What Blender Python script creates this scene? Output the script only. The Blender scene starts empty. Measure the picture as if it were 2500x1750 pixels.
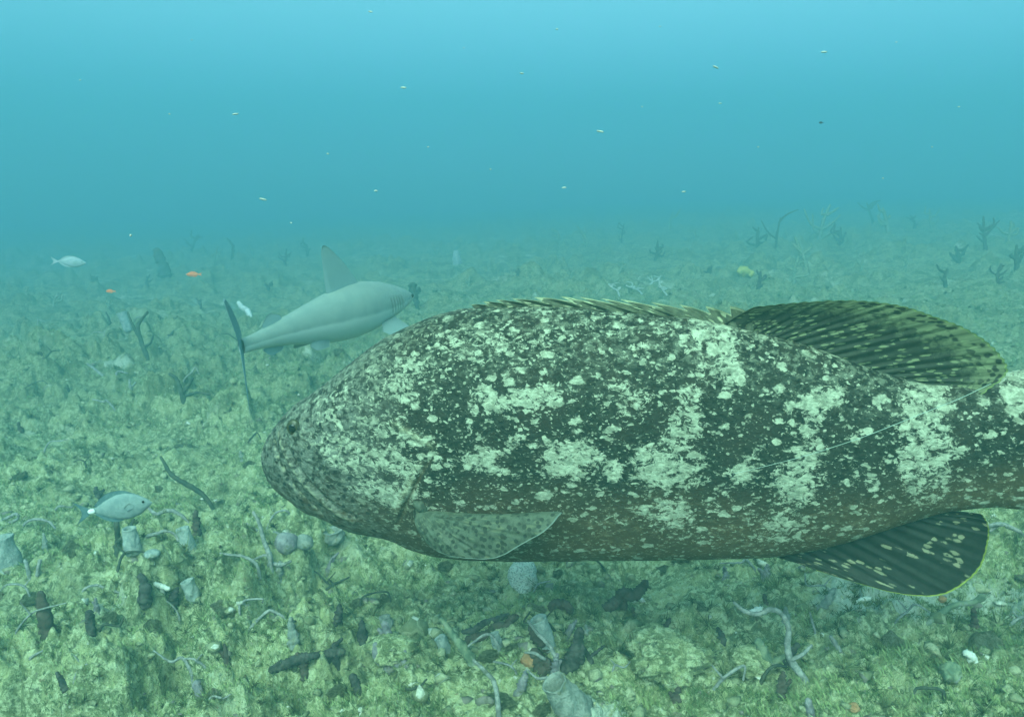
import bpy, math, random
import numpy as np
from mathutils import Vector

random.seed(7)
RNG = np.random.default_rng(11)
R = math.radians
SC = bpy.context.scene
COL = SC.collection

# ------------------------------------------------------------------ camera
PITCH = R(11.72)
FPX = 1962.0                     # focal length in photograph pixels (2500 wide)
CAMZ = 1.30
cam_d = bpy.data.cameras.new('camera')
cam_d.sensor_width = 36.0
cam_d.lens = 36.0 * FPX / 2500.0
cam_d.clip_start = 0.05
cam_d.clip_end = 500
cam = bpy.data.objects.new('camera', cam_d)
COL.objects.link(cam)
cam.location = (0, 0, CAMZ)
cam.rotation_euler = (math.pi / 2 - PITCH, 0, 0)
SC.camera = cam

# ------------------------------------------------------------------ world, sun, exposure
SUN_EL, SUN_AZ = R(40), R(194)   # sunlight slanting down from behind the camera
world = bpy.data.worlds.new('World')
SC.world = world
world.use_nodes = True
wn = world.node_tree
wn.nodes.clear()
w_out = wn.nodes.new('ShaderNodeOutputWorld')
w_bg = wn.nodes.new('ShaderNodeBackground')
w_sky = wn.nodes.new('ShaderNodeTexSky')
w_sky.sky_type = 'NISHITA'
w_sky.sun_disc = False
w_sky.sun_elevation = SUN_EL
w_sky.sun_rotation = SUN_AZ
w_mix = wn.nodes.new('ShaderNodeMix')           # light that has come down through the sea loses its red
w_mix.data_type = 'RGBA'
w_mix.blend_type = 'MULTIPLY'
w_mix.inputs[0].default_value = 1.0
w_mix.inputs[7].default_value = (0.80, 1.0, 0.54, 1)
wn.links.new(w_sky.outputs[0], w_mix.inputs[6])
wn.links.new(w_mix.outputs[2], w_bg.inputs[0])
w_bg.inputs[1].default_value = 0.15
wn.links.new(w_bg.outputs[0], w_out.inputs[0])

sun_d = bpy.data.lights.new('sun', 'SUN')
sun_d.energy = 5.0
sun_d.angle = R(52)              # the rippled surface spreads the sunlight
sun_d.color = (0.54, 1.0, 0.52)
sun = bpy.data.objects.new('sun', sun_d)
COL.objects.link(sun)
sun_dir = Vector((math.sin(SUN_AZ) * math.cos(SUN_EL), math.cos(SUN_AZ) * math.cos(SUN_EL), math.sin(SUN_EL)))
sun.rotation_euler = sun_dir.to_track_quat('Z', 'Y').to_euler()
sun.location = sun_dir * 40

SC.view_settings.view_transform = 'Standard'
SC.view_settings.look = 'None'
SC.view_settings.gamma = 1.0
SC.view_settings.exposure = 2.0
SC.render.engine = 'CYCLES'
SC.cycles.use_denoising = True
SC.cycles.max_bounces = 8
SC.cycles.diffuse_bounces = 2
SC.cycles.glossy_bounces = 2
SC.cycles.volume_bounces = 6
SC.cycles.transparent_max_bounces = 8
SC.cycles.use_adaptive_sampling = True
SC.cycles.adaptive_threshold = 0.02

WATER_DENSITY = 0.095
WATER_COLOR = (0.124, 0.350, 0.350)
WATER_ABSORB = (0.0, 0.0, 0.22)

# ------------------------------------------------------------------ measuring helpers
K = 2500.0 / 2296.0
CP, SP = math.cos(PITCH), math.sin(PITCH)
ORG = np.array([0, 0, CAMZ])


def ray(px, py):
    """direction through a photograph pixel, scaled to unit depth along the lens axis"""
    x = (px - 1250.0) / FPX
    y = (875.0 - py) / FPX
    return np.array([x, CP + y * SP, -SP + y * CP])


def at_depth(px, py, d):
    return ORG + ray(px, py) * d


# ------------------------------------------------------------------ noise
def _hash(ix, iy, seed):
    n = (ix.astype(np.int64) * 374761393 + iy.astype(np.int64) * 668265263 + seed * 974634777) & 0x7fffffff
    n = ((n ^ (n >> 13)) * 1274126177) & 0x7fffffff
    n = n ^ (n >> 16)
    return (n & 0xffff) / 65535.0


def vnoise(x, y, seed=0):
    ix, iy = np.floor(x), np.floor(y)
    fx, fy = x - ix, y - iy
    fx = fx * fx * (3 - 2 * fx)
    fy = fy * fy * (3 - 2 * fy)
    a = _hash(ix, iy, seed); b = _hash(ix + 1, iy, seed)
    c = _hash(ix, iy + 1, seed); d = _hash(ix + 1, iy + 1, seed)
    return (a * (1 - fx) + b * fx) * (1 - fy) + (c * (1 - fx) + d * fx) * fy


def fbm(x, y, octv=4, seed=0, gain=0.5):
    v = np.zeros_like(x); amp = 1.0; tot = 0
    for o in range(octv):
        v += amp * (vnoise(x, y, seed + o * 17) - 0.5)
        tot += amp
        x = x * 2.03 + 5.1; y = y * 2.03 - 3.7; amp *= gain
    return v / tot * 2


def lumps(x, y, cell, seed, density=0.7):
    """rounded stones: one dome per cell with its own radius and height"""
    u, v = x / cell, y / cell
    iu, iv = np.floor(u), np.floor(v)
    h = np.zeros_like(u)
    for di in (-1, 0, 1):
        for dj in (-1, 0, 1):
            cu, cv = iu + di, iv + dj
            jx = cu + 0.15 + 0.7 * _hash(cu, cv, seed)
            jy = cv + 0.15 + 0.7 * _hash(cu, cv, seed + 1)
            rr = 0.25 + 0.5 * _hash(cu, cv, seed + 2)
            on = _hash(cu, cv, seed + 3) < density
            an = 3.14 * _hash(cu, cv, seed + 4)
            el = 0.55 + 0.45 * _hash(cu, cv, seed + 5)
            dx, dy = u - jx, v - jy
            ex = dx * np.cos(an) + dy * np.sin(an)
            ey = (-dx * np.sin(an) + dy * np.cos(an)) / el
            q = 1 - (ex * ex + ey * ey) / (rr * rr)
            d = np.where(on, np.sqrt(np.clip(q, 0, None)) * rr, 0)
            h = np.maximum(h, d)
    return h * cell


def terrain(x, y):
    x = np.asarray(x, float); y = np.asarray(y, float)
    wx = x + 0.05 * fbm(x * 4, y * 4, 2, 91) + .022 * fbm(x * 19, y * 19, 2, 95)
    wy = y + 0.05 * fbm(x * 4 + 9, y * 4, 2, 92) + .022 * fbm(x * 19, y * 19 + 7, 2, 96)
    z = 0.055 * x / (1 + np.abs(x) * 0.03)
    z = z + 0.13 * fbm(x * 0.55, y * 0.55, 3, 3)
    z = z + 0.14 * fbm(x * 2.1, y * 2.1, 3, 23)
    patch = np.clip(0.55 + 1.3 * fbm(x * 0.9, y * 0.9, 2, 41), 0.1, 1)
    z = z + patch * (0.85 * lumps(wx, wy, 0.34, 5, 0.5) + 0.65 * lumps(wx, wy, 0.12, 15, 0.6)
                     + 0.30 * lumps(wx, wy, 0.05, 25, 0.6))
    z = z + 0.085 * fbm(x * 11, y * 11, 4, 63, .62) * (.4 + .6 * patch) + 0.020 * fbm(x * 48, y * 48, 2, 73)
    return z - 0.05


def zat(x, y):
    return float(terrain(np.array([x]), np.array([y]))[0])


def ground_hit(px, py):
    d = ray(px, py)
    ts = np.geomspace(0.8, 60, 900)
    p = ORG[None] + ts[:, None] * d[None]
    below = p[:, 2] < terrain(p[:, 0], p[:, 1])
    i = int(np.argmax(below)) if below.any() else len(ts) - 1
    return p[i], float(ts[i])


# ------------------------------------------------------------------ object helpers
def mesh_obj(name, verts, faces, mat, parent=None, smooth=True, attrs=None):
    me = bpy.data.meshes.new(name)
    verts = np.asarray(verts, dtype=np.float32)
    if isinstance(faces, np.ndarray):
        k = faces.shape[1]
        me.vertices.add(len(verts)); me.vertices.foreach_set('co', verts.ravel())
        me.loops.add(faces.size); me.loops.foreach_set('vertex_index', faces.ravel().astype(np.int32))
        me.polygons.add(len(faces))
        me.polygons.foreach_set('loop_start', (np.arange(len(faces)) * k).astype(np.int32))
        me.update(calc_edges=True)
    else:
        me.from_pydata([tuple(v) for v in verts], [], faces)
    me.validate()
    if smooth:
        me.polygons.foreach_set('use_smooth', np.ones(len(me.polygons), dtype=bool))
    for k_, arr in (attrs or {}).items():
        a = me.attributes.new(k_, 'FLOAT', 'POINT')
        a.data.foreach_set('value', np.asarray(arr, dtype=np.float32))
    if mat:
        me.materials.append(mat)
    o = bpy.data.objects.new(name, me)
    COL.objects.link(o)
    if parent:
        o.parent = parent
    return o


def tag(o, label, cat=None, group=None, kind=None):
    if label: o['label'] = label
    if cat: o['category'] = cat
    if group: o['group'] = group
    if kind: o['kind'] = kind
    return o


def empty(name, loc, label, cat, group=None):
    o = bpy.data.objects.new(name, None)
    o.empty_display_size = 0.05
    COL.objects.link(o)
    o.location = loc
    return tag(o, label, cat, group)


def grid_faces(n, m, wrap=False):
    """quads of an n x m vertex grid, wrapping in m if asked"""
    mm = m if wrap else m - 1
    i, j = np.meshgrid(np.arange(n - 1), np.arange(mm), indexing='ij')
    a = i * m + j; b = i * m + (j + 1) % m
    return np.stack([a, b, b + m, a + m], -1).reshape(-1, 4)


class Shape:
    """collects vertices and faces of one mesh"""
    def __init__(self):
        self.v, self.f, self.n = [], [], 0

    def add(self, v, f):
        v = np.asarray(v, float)
        self.v.append(v)
        self.f += [tuple(int(q) + self.n for q in ff) for ff in f]
        self.n += len(v)

    def obj(self, name, mat, parent=None, smooth=True, attrs=None):
        return mesh_obj(name, np.concatenate(self.v), self.f, mat, parent, smooth, attrs)


def resample(pts, n):
    pts = np.asarray(pts, float)
    if len(pts) == 2:
        t = np.linspace(0, 1, n)[:, None]
        return pts[0] * (1 - t) + pts[1] * t
    # Catmull-Rom through the points
    p = np.vstack([2 * pts[0] - pts[1], pts, 2 * pts[-1] - pts[-2]])
    seg = len(pts) - 1
    out = []
    for q in np.linspace(0, seg - 1e-6, n):
        i = int(q); t = q - i
        a, b, c, d = p[i], p[i + 1], p[i + 2], p[i + 3]
        out.append(0.5 * ((2 * b) + (-a + c) * t + (2 * a - 5 * b + 4 * c - d) * t * t + (-a + 3 * b - 3 * c + d) * t ** 3))
    return np.array(out)


def tube(shape, pts, radii, n=24, m=8, bump=0.0, seed=0, flat=1.0):
    """a lumpy tapered tube with closed rounded ends"""
    c = resample(pts, n)
    rr = np.interp(np.linspace(0, 1, n), np.linspace(0, 1, len(radii)), radii)
    tang = np.gradient(c, axis=0)
    tang /= np.linalg.norm(tang, axis=1)[:, None] + 1e-9
    ref = np.array([0.13, -0.9, 0.4])
    a = np.cross(tang, ref); a /= np.linalg.norm(a, axis=1)[:, None] + 1e-9
    b = np.cross(tang, a)
    # end caps: pull the radius in
    cc, rrr = [c[0] - tang[0] * rr[0] * 0.6], [rr[0] * 0.25]
    ai, bi = [a[0]], [b[0]]
    for i in range(n):
        cc.append(c[i]); rrr.append(rr[i]); ai.append(a[i]); bi.append(b[i])
    cc.append(c[-1] + tang[-1] * rr[-1] * 0.45); rrr.append(rr[-1] * 0.72); ai.append(a[-1]); bi.append(b[-1])
    cc.append(c[-1] + tang[-1] * rr[-1] * 0.8); rrr.append(rr[-1] * 0.22); ai.append(a[-1]); bi.append(b[-1])
    cc, rrr, ai, bi = map(np.array, (cc, rrr, ai, bi))
    N = len(cc)
    th = np.linspace(0, 2 * math.pi, m, endpoint=False)
    rad = rrr[:, None] * np.ones(m)[None]
    if bump:
        ii, tt = np.meshgrid(np.arange(N) * 0.55, th * 1.3, indexing='ij')
        rad = rad * (1 + bump * fbm(ii + seed * 3.3, tt + seed, 2, seed) * 1.6)
    v = cc[:, None] + rad[..., None] * (np.cos(th)[None, :, None] * ai[:, None] + flat * np.sin(th)[None, :, None] * bi[:, None])
    f = [tuple(q) for q in grid_faces(N, m, True)]
    f.append(tuple(range(m))[::-1]); f.append(tuple(range((N - 1) * m, N * m)))
    shape.add(v.reshape(-1, 3), f)


_ico = {}


def ico(sub):
    if sub not in _ico:
        import bmesh
        bm = bmesh.new()
        bmesh.ops.create_icosphere(bm, subdivisions=sub, radius=1)
        v = np.array([q.co[:] for q in bm.verts]); f = np.array([[q.index for q in ff.verts] for ff in bm.faces])
        bm.free()
        _ico[sub] = (v, f)
    return _ico[sub]


def rock_verts(sub, seed, rough=0.35):
    v, f = ico(sub)
    s = seed * 7.7
    k = 1 + rough * (fbm(v[:, 0] * 1.6 + s, v[:, 1] * 1.6 + v[:, 2] * 1.1, 3, seed) + 0.6 * fbm(v[:, 2] * 2.1 + s, v[:, 0] * 1.2 - v[:, 1], 2, seed + 5))
    if sub >= 3:
        k = k + rough * .55 * fbm(v[:, 0] * 6 + s, v[:, 1] * 6 + v[:, 2] * 5, 3, seed + 9, .7)
    return v * k[:, None], f


# ------------------------------------------------------------------ materials
class NT:
    def __init__(self, name, rough=0.85, spec=0.15):
        self.mat = bpy.data.materials.new(name)
        self.mat.use_nodes = True
        self.t = self.mat.node_tree
        self.b = self.t.nodes['Principled BSDF']
        self.b.inputs['Roughness'].default_value = rough
        self.b.inputs['Specular IOR Level'].default_value = spec
        self.coord = None

    def node(self, kind, **kw):
        n = self.t.nodes.new(kind)
        for k_, v_ in kw.items():
            setattr(n, k_, v_)
        return n

    def link(self, a, b):
        self.t.links.new(a, b)

    def obj_co(self, scale=(1, 1, 1), which='Object'):
        tc = self.node('ShaderNodeTexCoord')
        mp = self.node('ShaderNodeMapping')
        mp.inputs['Scale'].default_value = scale
        self.link(tc.outputs[which], mp.inputs[0])
        return mp.outputs[0]

    def noise(self, co, scale, detail=4, rough=0.6, dist=0.0):
        n = self.node('ShaderNodeTexNoise')
        n.inputs['Scale'].default_value = scale
        n.inputs['Detail'].default_value = detail
        n.inputs['Roughness'].default_value = rough
        n.inputs['Distortion'].default_value = dist
        self.link(co, n.inputs['Vector'])
        return n.outputs[0]

    def voronoi(self, co, scale, rnd=1.0, feature='F1'):
        n = self.node('ShaderNodeTexVoronoi', feature=feature)
        n.inputs['Scale'].default_value = scale
        n.inputs['Randomness'].default_value = rnd
        self.link(co, n.inputs['Vector'])
        return n

    def math(self, op, a, b=0.5, c=None, clamp=False):
        n = self.node('ShaderNodeMath', operation=op, use_clamp=clamp)
        for i, q in enumerate((a, b, c)):
            if q is None: continue
            if isinstance(q, (int, float)): n.inputs[i].default_value = q
            else: self.link(q, n.inputs[i])
        return n.outputs[0]

    def step(self, v, lo, hi):
        n = self.node('ShaderNodeMapRange', interpolation_type='SMOOTHSTEP')
        for i, q in enumerate((v, lo, hi)):
            if isinstance(q, (int, float)): n.inputs[i].default_value = q
            else: self.link(q, n.inputs[i])
        return n.outputs[0]

    def mix(self, f, a, b):
        n = self.node('ShaderNodeMix', data_type='RGBA')
        for i, q in ((0, f), (6, a), (7, b)):
            if isinstance(q, (int, float)): n.inputs[i].default_value = q
            elif isinstance(q, tuple): n.inputs[i].default_value = (*q, 1)
            else: self.link(q, n.inputs[i])
        return n.outputs[2]

    def attr(self, name):
        n = self.node('ShaderNodeAttribute', attribute_name=name)
        return n.outputs['Fac']

    def bump(self, h, strength=0.5, dist=0.01):
        n = self.node('ShaderNodeBump')
        n.inputs['Strength'].default_value = strength
        n.inputs['Distance'].default_value = dist
        self.link(h, n.inputs['Height'])
        self.link(n.outputs[0], self.b.inputs['Normal'])

    def color(self, c):
        self.link(c, self.b.inputs['Base Color'])
        return self.mat


def organic(name, ca, cb, scale=30, cc=None, bump=0.6, bscale=120, bdist=0.004, pits=False):
    m = NT(name)
    co = m.obj_co(which='Generated') if False else m.obj_co()
    n1 = m.noise(co, scale, 5, 0.65, 0.4)
    c = m.mix(m.step(n1, 0.38, 0.62), ca, cb)
    if cc:
        c = m.mix(m.step(m.noise(co, scale * 0.45, 4, 0.7), 0.55, 0.68), c, cc)
    if pits:
        vd = m.voronoi(co, bscale).outputs['Distance']
        m.bump(vd, bump, bdist)
    else:
        m.bump(m.noise(co, bscale, 4, 0.7), bump, bdist)
    return m.color(c)


# seabed: turf algae over rubble and sediment
def seabed_material():
    m = NT('algal_rubble')
    co = m.obj_co()
    big = m.noise(co, 1.3, 4, 0.6, 0.3)
    mid = m.noise(co, 7.0, 5, 0.65, 0.5)
    fine = m.noise(co, 38.0, 5, 0.7, 0.3)
    vfine = m.noise(co, 150.0, 3, 0.7)
    c = m.mix(m.step(mid, 0.40, 0.60), (0.155, 0.185, 0.085), (0.43, 0.46, 0.235))
    c = m.mix(m.step(fine, 0.46, 0.60), c, (0.57, 0.61, 0.37))
    c = m.mix(m.math('MULTIPLY', m.step(m.noise(co, 19.0, 5, 0.7, 0.6), 0.56, 0.66), 0.80), c, (0.045, 0.062, 0.030))
    c = m.mix(m.math('MULTIPLY', m.step(m.noise(co, 27.0, 4, 0.7, 0.2), 0.62, 0.70), 0.75), c, (0.24, 0.20, 0.19))
    c = m.mix(m.math('MULTIPLY', m.step(m.noise(co, 23.0, 4, 0.7, 0.1), 0.66, 0.72), 0.7), c, (0.20, 0.10, 0.06))
    spk = m.noise(co, 270.0, 2, 0.6)
    c = m.mix(m.math('MULTIPLY', m.step(spk, 0.56, 0.68), 0.55), c, (0.54, 0.58, 0.37))
    c = m.mix(m.math('MULTIPLY', m.step(spk, 0.42, 0.32), 0.55), c, (0.06, 0.07, 0.03))
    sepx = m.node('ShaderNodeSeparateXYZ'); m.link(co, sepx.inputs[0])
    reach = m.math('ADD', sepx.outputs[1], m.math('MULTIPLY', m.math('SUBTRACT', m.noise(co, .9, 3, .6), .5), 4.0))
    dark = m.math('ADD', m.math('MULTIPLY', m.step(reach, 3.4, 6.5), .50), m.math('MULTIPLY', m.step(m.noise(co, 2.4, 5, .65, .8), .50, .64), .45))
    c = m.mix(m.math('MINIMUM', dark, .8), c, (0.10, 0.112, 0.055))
    sand = m.math('MULTIPLY', m.step(big, 0.56, 0.70), m.step(mid, 0.46, 0.6))
    c = m.mix(m.math('MULTIPLY', sand, 0.75), c, (0.52, 0.55, 0.45))
    for (px_, py_, rad) in ((1955, 1345, .16), (2085, 1350, .13), (2262, 1368, .20), (1330, 1590, .10)):
        g_, _ = ground_hit(px_ * K, py_ * K)
        vd = m.node('ShaderNodeVectorMath', operation='DISTANCE'); m.link(co, vd.inputs[0]); vd.inputs[1].default_value = tuple(g_)
        sm = m.step(m.math('ADD', vd.outputs['Value'], m.math('MULTIPLY', m.math('SUBTRACT', m.noise(co, 9, 4, .65), .5), .35)), rad, rad * .55)
        c = m.mix(m.math('MULTIPLY', sm, .8), c, (0.56, 0.60, 0.52))
    sp = m.voronoi(co, 55.0)
    wh = m.math('MULTIPLY', m.step(sp.outputs['Distance'], 0.30, 0.16), m.step(m.noise(co, 11, 3, 0.7), 0.58, 0.66))
    c = m.mix(m.math('MULTIPLY', wh, 0.8), c, (0.62, 0.64, 0.52))
    c = m.mix(m.math('MULTIPLY', m.step(vfine, 0.5, 0.66), 0.35), c, (0.09, 0.11, 0.05))
    h = m.math('ADD', m.math('MULTIPLY', fine, 1.0), m.math('MULTIPLY', vfine, 0.35))
    m.bump(h, 0.9, 0.03)
    return m.color(c)


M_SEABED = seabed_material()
M_TURF = organic('turf_algae', (0.10, 0.145, 0.06), (0.29, 0.355, 0.16), 9, (0.43, 0.46, 0.27), 0.0)
M_ROCK = organic('encrusted_rock', (0.20, 0.21, 0.09), (0.42, 0.42, 0.21), 12, (0.12, 0.14, 0.06), 0.9, 60, 0.02)
M_ROCK2 = organic('pale_rubble', (0.27, 0.28, 0.15), (0.50, 0.48, 0.31), 16, (0.16, 0.17, 0.07), 1.0, 60, 0.03)
M_STONE = organic('turf_covered_stone', (0.15, 0.17, 0.085), (0.37, 0.38, 0.22), 2.2, (0.10, 0.115, 0.05), 1.0, 7, 0.35)
M_STONE2 = organic('pale_stone', (0.26, 0.27, 0.15), (0.52, 0.50, 0.34), 2.6, (0.16, 0.17, 0.08), 1.0, 8, 0.3)
M_GREYSP = organic('grey_sponge', (0.20, 0.225, 0.20), (0.33, 0.35, 0.31), 38, (0.19, 0.20, 0.12), 0.8, 110, 0.012)
M_BLUESP = organic('blue_grey_sponge', (0.25, 0.30, 0.285), (0.40, 0.45, 0.41), 38, (0.20, 0.21, 0.12), 0.8, 110, 0.012)
M_BROWNSP = organic('brown_sponge', (0.055, 0.045, 0.035), (0.10, 0.080, 0.065), 35, None, 0.7, 140, 0.005)
M_DARKSP = organic('dark_sponge', (0.032, 0.036, 0.033), (0.085, 0.082, 0.075), 45, (0.10, 0.11, 0.08), 0.8, 120, 0.006)
M_TWIG = organic('grey_twig', (0.17, 0.18, 0.17), (0.33, 0.335, 0.31), 60, (0.10, 0.11, 0.065), 0.8, 150, 0.005)
M_GREENROD = organic('green_rod', (0.11, 0.15, 0.10), (0.23, 0.27, 0.17), 40, (0.30, 0.31, 0.28), 0.7, 150, 0.004)
M_DARKTWIG = organic('dark_twig', (0.035, 0.045, 0.035), (0.075, 0.085, 0.06), 30, None, 0.5, 160, 0.003)
M_PALE = organic('pale_coral', (0.55, 0.58, 0.52), (0.70, 0.72, 0.64), 40, None, 0.5, 200, 0.003)
M_SPRIG = organic('bleached_sprig', (0.34, 0.38, 0.34), (0.46, 0.49, 0.44), 40, None, 0.5, 200, 0.003)
M_PURPLE = organic('purple_grey_sponge', (0.20, 0.19, 0.21), (0.33, 0.32, 0.32), 36, (0.20, 0.21, 0.13), 0.9, 110, 0.012)
M_ORANGE = organic('orange_sponge', (0.30, 0.15, 0.07), (0.42, 0.26, 0.14), 30, None, 0.6, 120, 0.005)
M_SPECK = organic('drifting_particle', (0.30, 0.32, 0.30), (0.42, 0.43, 0.40), 30, None, 0.0)


def brain_material():
    m = NT('brain_coral')
    co = m.obj_co()
    v = m.voronoi(co, 150.0)
    e = m.step(v.outputs['Distance'], 0.18, 0.52)
    c = m.mix(e, (0.27, 0.31, 0.26), (0.60, 0.63, 0.54))
    m.bump(v.outputs['Distance'], 0.9, 0.006)
    return m.color(c)


M_BRAIN = brain_material()

# ------------------------------------------------------------------ seabed
def build_seabed():
    front = np.linspace(-R(43), R(43), 760)
    back = np.linspace(R(43), 2 * math.pi - R(43), 150)[1:-1]
    ang = np.concatenate([front, back])
    # rows: even steps in the looking-down angle, closer together near the camera
    rr = np.concatenate([[0.02, 0.25, 0.5, 0.75, 0.95], np.geomspace(1.1, 3.2, 270), np.geomspace(3.2, 14, 290)[1:],
                         np.geomspace(14, 62, 50)[1:]])
    A, RR = np.meshgrid(ang, rr)
    x, y = RR * np.sin(A), RR * np.cos(A)
    z = terrain(x, y)
    v = np.stack([x, y, z], -1).reshape(-1, 3)
    f = grid_faces(len(rr), len(ang), True)[:, ::-1]
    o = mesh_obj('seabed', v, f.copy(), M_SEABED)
    return tag(o, 'rubble seabed overgrown with green turf algae', None, None, 'structure')


build_seabed()

# ------------------------------------------------------------------ grouper
PSI = R(12)
G_H = np.array([-math.cos(PSI), math.sin(PSI), 0])      # heading
G_N = np.array([-math.sin(PSI), -math.cos(PSI), 0])     # towards the near flank
G_P0 = at_depth(1500, 1050, 1.98)


def to_fish(px, py, off=0.0):
    """side-view coordinates (s towards the tail, z up) of a photograph pixel, on a plane parallel to the fish's midplane"""
    d = ray(px, py)
    t = ((G_P0 - ORG) @ G_N + off) / (d @ G_N)
    p = ORG + d * t - G_P0
    return np.array([p @ -G_H, p[2]])


def fp(pts, off=0.0):
    return np.array([to_fish(a, b, off) for a, b in pts])


def fv(pts, off=0.0):
    """the same from coordinates read off the 2296 px wide view"""
    return np.array([to_fish(a * K, b * K, off) for a, b in pts])


TOP = fp([(650, 1105), (655, 1078), (672, 1046), (703, 1005), (729, 981), (759, 963), (790, 940), (827, 911), (866, 879), (903, 850), (936, 826),
          (973, 807), (1018, 787), (1062, 770), (1120, 756), (1180, 750), (1322, 747), (1430, 752), (1540, 763), (1700, 777), (1831, 805), (1920, 828),
          (2000, 852), (2091, 887), (2192, 920), (2261, 938), (2340, 937), (2444, 912), (2500, 902), (2600, 890), (2680, 885)])
BOT = fp([(650, 1105), (653, 1131), (670, 1156), (683, 1185), (707, 1207), (742, 1226), (772, 1246), (827, 1263), (851, 1276), (903, 1292), (955, 1302), (990, 1312),
          (1019, 1329), (1077, 1347), (1150, 1355), (1252, 1357), (1480, 1357), (1700, 1358), (1826, 1356), (1900, 1352), (2000, 1336), (2100, 1308),
          (2200, 1275), (2300, 1247), (2381, 1238), (2423, 1236), (2500, 1243), (2600, 1262), (2680, 1280)])


def polydist(s, z, line):
    """distance of points to a polyline, and position along it (0..1)"""
    line = np.asarray(line)
    best = np.full(s.shape, 1e9); pos = np.zeros(s.shape)
    n = len(line) - 1
    for i in range(n):
        a, b = line[i], line[i + 1]
        ab = b - a
        t = np.clip(((s - a[0]) * ab[0] + (z - a[1]) * ab[1]) / (ab @ ab + 1e-12), 0, 1)
        d = np.hypot(s - a[0] - t * ab[0], z - a[1] - t * ab[1])
        m = d < best
        best = np.where(m, d, best); pos = np.where(m, (i + t) / n, pos)
    return best, pos


# pale patches on the flank: (x, y, rx, ry, strength) read off the view
PATCHES = [
    (1085, 885, 26, 18, 1), (1120, 908, 34, 20, 1), (1178, 898, 40, 24, 1), (1218, 884, 30, 20, 1), (1062, 912, 16, 18, .8), (1240, 905, 18, 14, .8),
    (1085, 1028, 45, 28, 1), (1108, 1046, 26, 18, .9), (1155, 990, 16, 20, .9), (1190, 1000, 12, 16, .6), (1050, 960, 12, 20, .5),
    (1262, 1028, 42, 42, 1), (1305, 1018, 38, 30, .95), (1332, 1036, 22, 20, .8), (1372, 1056, 22, 26, .9), (1290, 1060, 30, 20, .7),
    (1488, 1070, 66, 42, 1), (1448, 1048, 36, 34, .9), (1535, 1086, 44, 26, .9), (1470, 1026, 44, 26, .85), (1555, 1050, 30, 20, .7),
    (1532, 962, 36, 42, .95), (1548, 906, 34, 28, .85), (1520, 1004, 34, 26, .85), (1490, 960, 22, 16, .5),
    (1600, 758, 46, 34, .95), (1622, 792, 40, 36, .95), (1640, 842, 34, 36, .85), (1586, 850, 28, 22, .75), (1652, 876, 26, 22, .75), (1560, 810, 26, 20, .6),
    (1430, 900, 36, 20, .8), (1385, 872, 28, 15, .7), (1400, 930, 20, 16, .6), (1480, 850, 22, 18, .55), (1350, 905, 22, 14, .6), (1450, 800, 40, 16, .55),
    (1200, 772, 80, 26, .55), (1110, 768, 66, 30, .62), (1300, 742, 70, 20, .5), (1390, 760, 44, 18, .55), (1250, 830, 44, 20, .42), (1060, 800, 50, 26, .6),
    (1495, 760, 40, 20, .5), (1200, 720, 80, 12, .5),
    (1788, 915, 24, 18, .8), (1852, 903, 44, 24, 1), (1884, 892, 26, 16, .7), (1822, 946, 18, 44, .95), (1800, 905, 30, 12, .6),
    (1802, 1040, 38, 46, 1), (1782, 1090, 46, 40, 1), (1826, 1012, 24, 30, .9), (1760, 1060, 26, 22, .7), (1770, 1130, 36, 26, .7),
    (1660, 1082, 26, 22, .8), (1690, 1058, 26, 18, .75), (1622, 1120, 26, 20, .5), (1700, 1000, 14, 12, .6),
    (1512, 1182, 44, 40, .95), (1498, 1152, 34, 22, .8), (1520, 1222, 26, 20, .7), (1440, 1160, 36, 18, .6), (1380, 1180, 30, 16, .55), (1600, 1160, 26, 16, .55),
    (1762, 1180, 50, 34, .85), (1740, 1215, 60, 20, .75), (1690, 1185, 24, 16, .5),
    (1905, 790, 44, 30, .9), (1935, 806, 22, 20, .8), (1855, 800, 22, 14, .6), (1960, 1096, 18, 22, .9), (1990, 1010, 12, 10, .5), (1925, 1150, 22, 14, .6),
    (2105, 890, 52, 30, 1), (2098, 930, 54, 34, 1), (2086, 975, 52, 34, .95), (2100, 1020, 62, 36, .9), (2086, 1066, 54, 34, .9), (2090, 1110, 44, 32, .85),
    (2132, 935, 24, 22, .8), (2160, 1010, 20, 14, .6), (2052, 1040, 24, 20, .7), (2075, 1140, 40, 18, .7),
    (2290, 858, 44, 36, 1), (2330, 900, 40, 60, 1),
    # head
    (770, 900, 90, 26, .66), (840, 860, 80, 30, .62), (720, 965, 50, 36, .62), (760, 1000, 60, 30, .85), (820, 960, 60, 24, .55), (700, 920, 50, 26, .6),
    (905, 870, 50, 40, .75), (940, 830, 60, 30, .7), (1000, 780, 60, 26, .62), (870, 940, 40, 24, .55), (950, 900, 30, 30, .5),
    (868, 1028, 56, 28, .98), (905, 1046, 40, 22, .9), (828, 1030, 36, 22, .7), (780, 1040, 36, 24, .75), (840, 1095, 50, 30, .85), (880, 1108, 44, 34, .95),
    (740, 1010, 30, 26, .7), (690, 1010, 26, 26, .5), (960, 985, 18, 12, .7), (975, 1020, 14, 14, .9), (915, 1100, 26, 34, .8),
    (920, 975, 30, 10, .8), (945, 992, 26, 9, .85), (890, 958, 26, 10, .6), (1020, 1030, 16, 14, .55), (1000, 1150, 14, 8, .8), (960, 1138, 26, 8, .9), (1030, 1130, 14, 10, .8),
]
W_PTS = np.array([[0, 0], [.006, .034], [.02, .062], [.05, .090], [.09, .115], [.16, .146], [.26, .176], [.40, .197], [.58, .205], [.80, .196], [1.05, .165],
                  [1.3, .125], [1.5, .094], [1.7, .072], [1.9, .056], [2.15, .030]])


def smooth_profile(P, s):
    z = np.interp(s, P[:, 0], P[:, 1])
    return z


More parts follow.
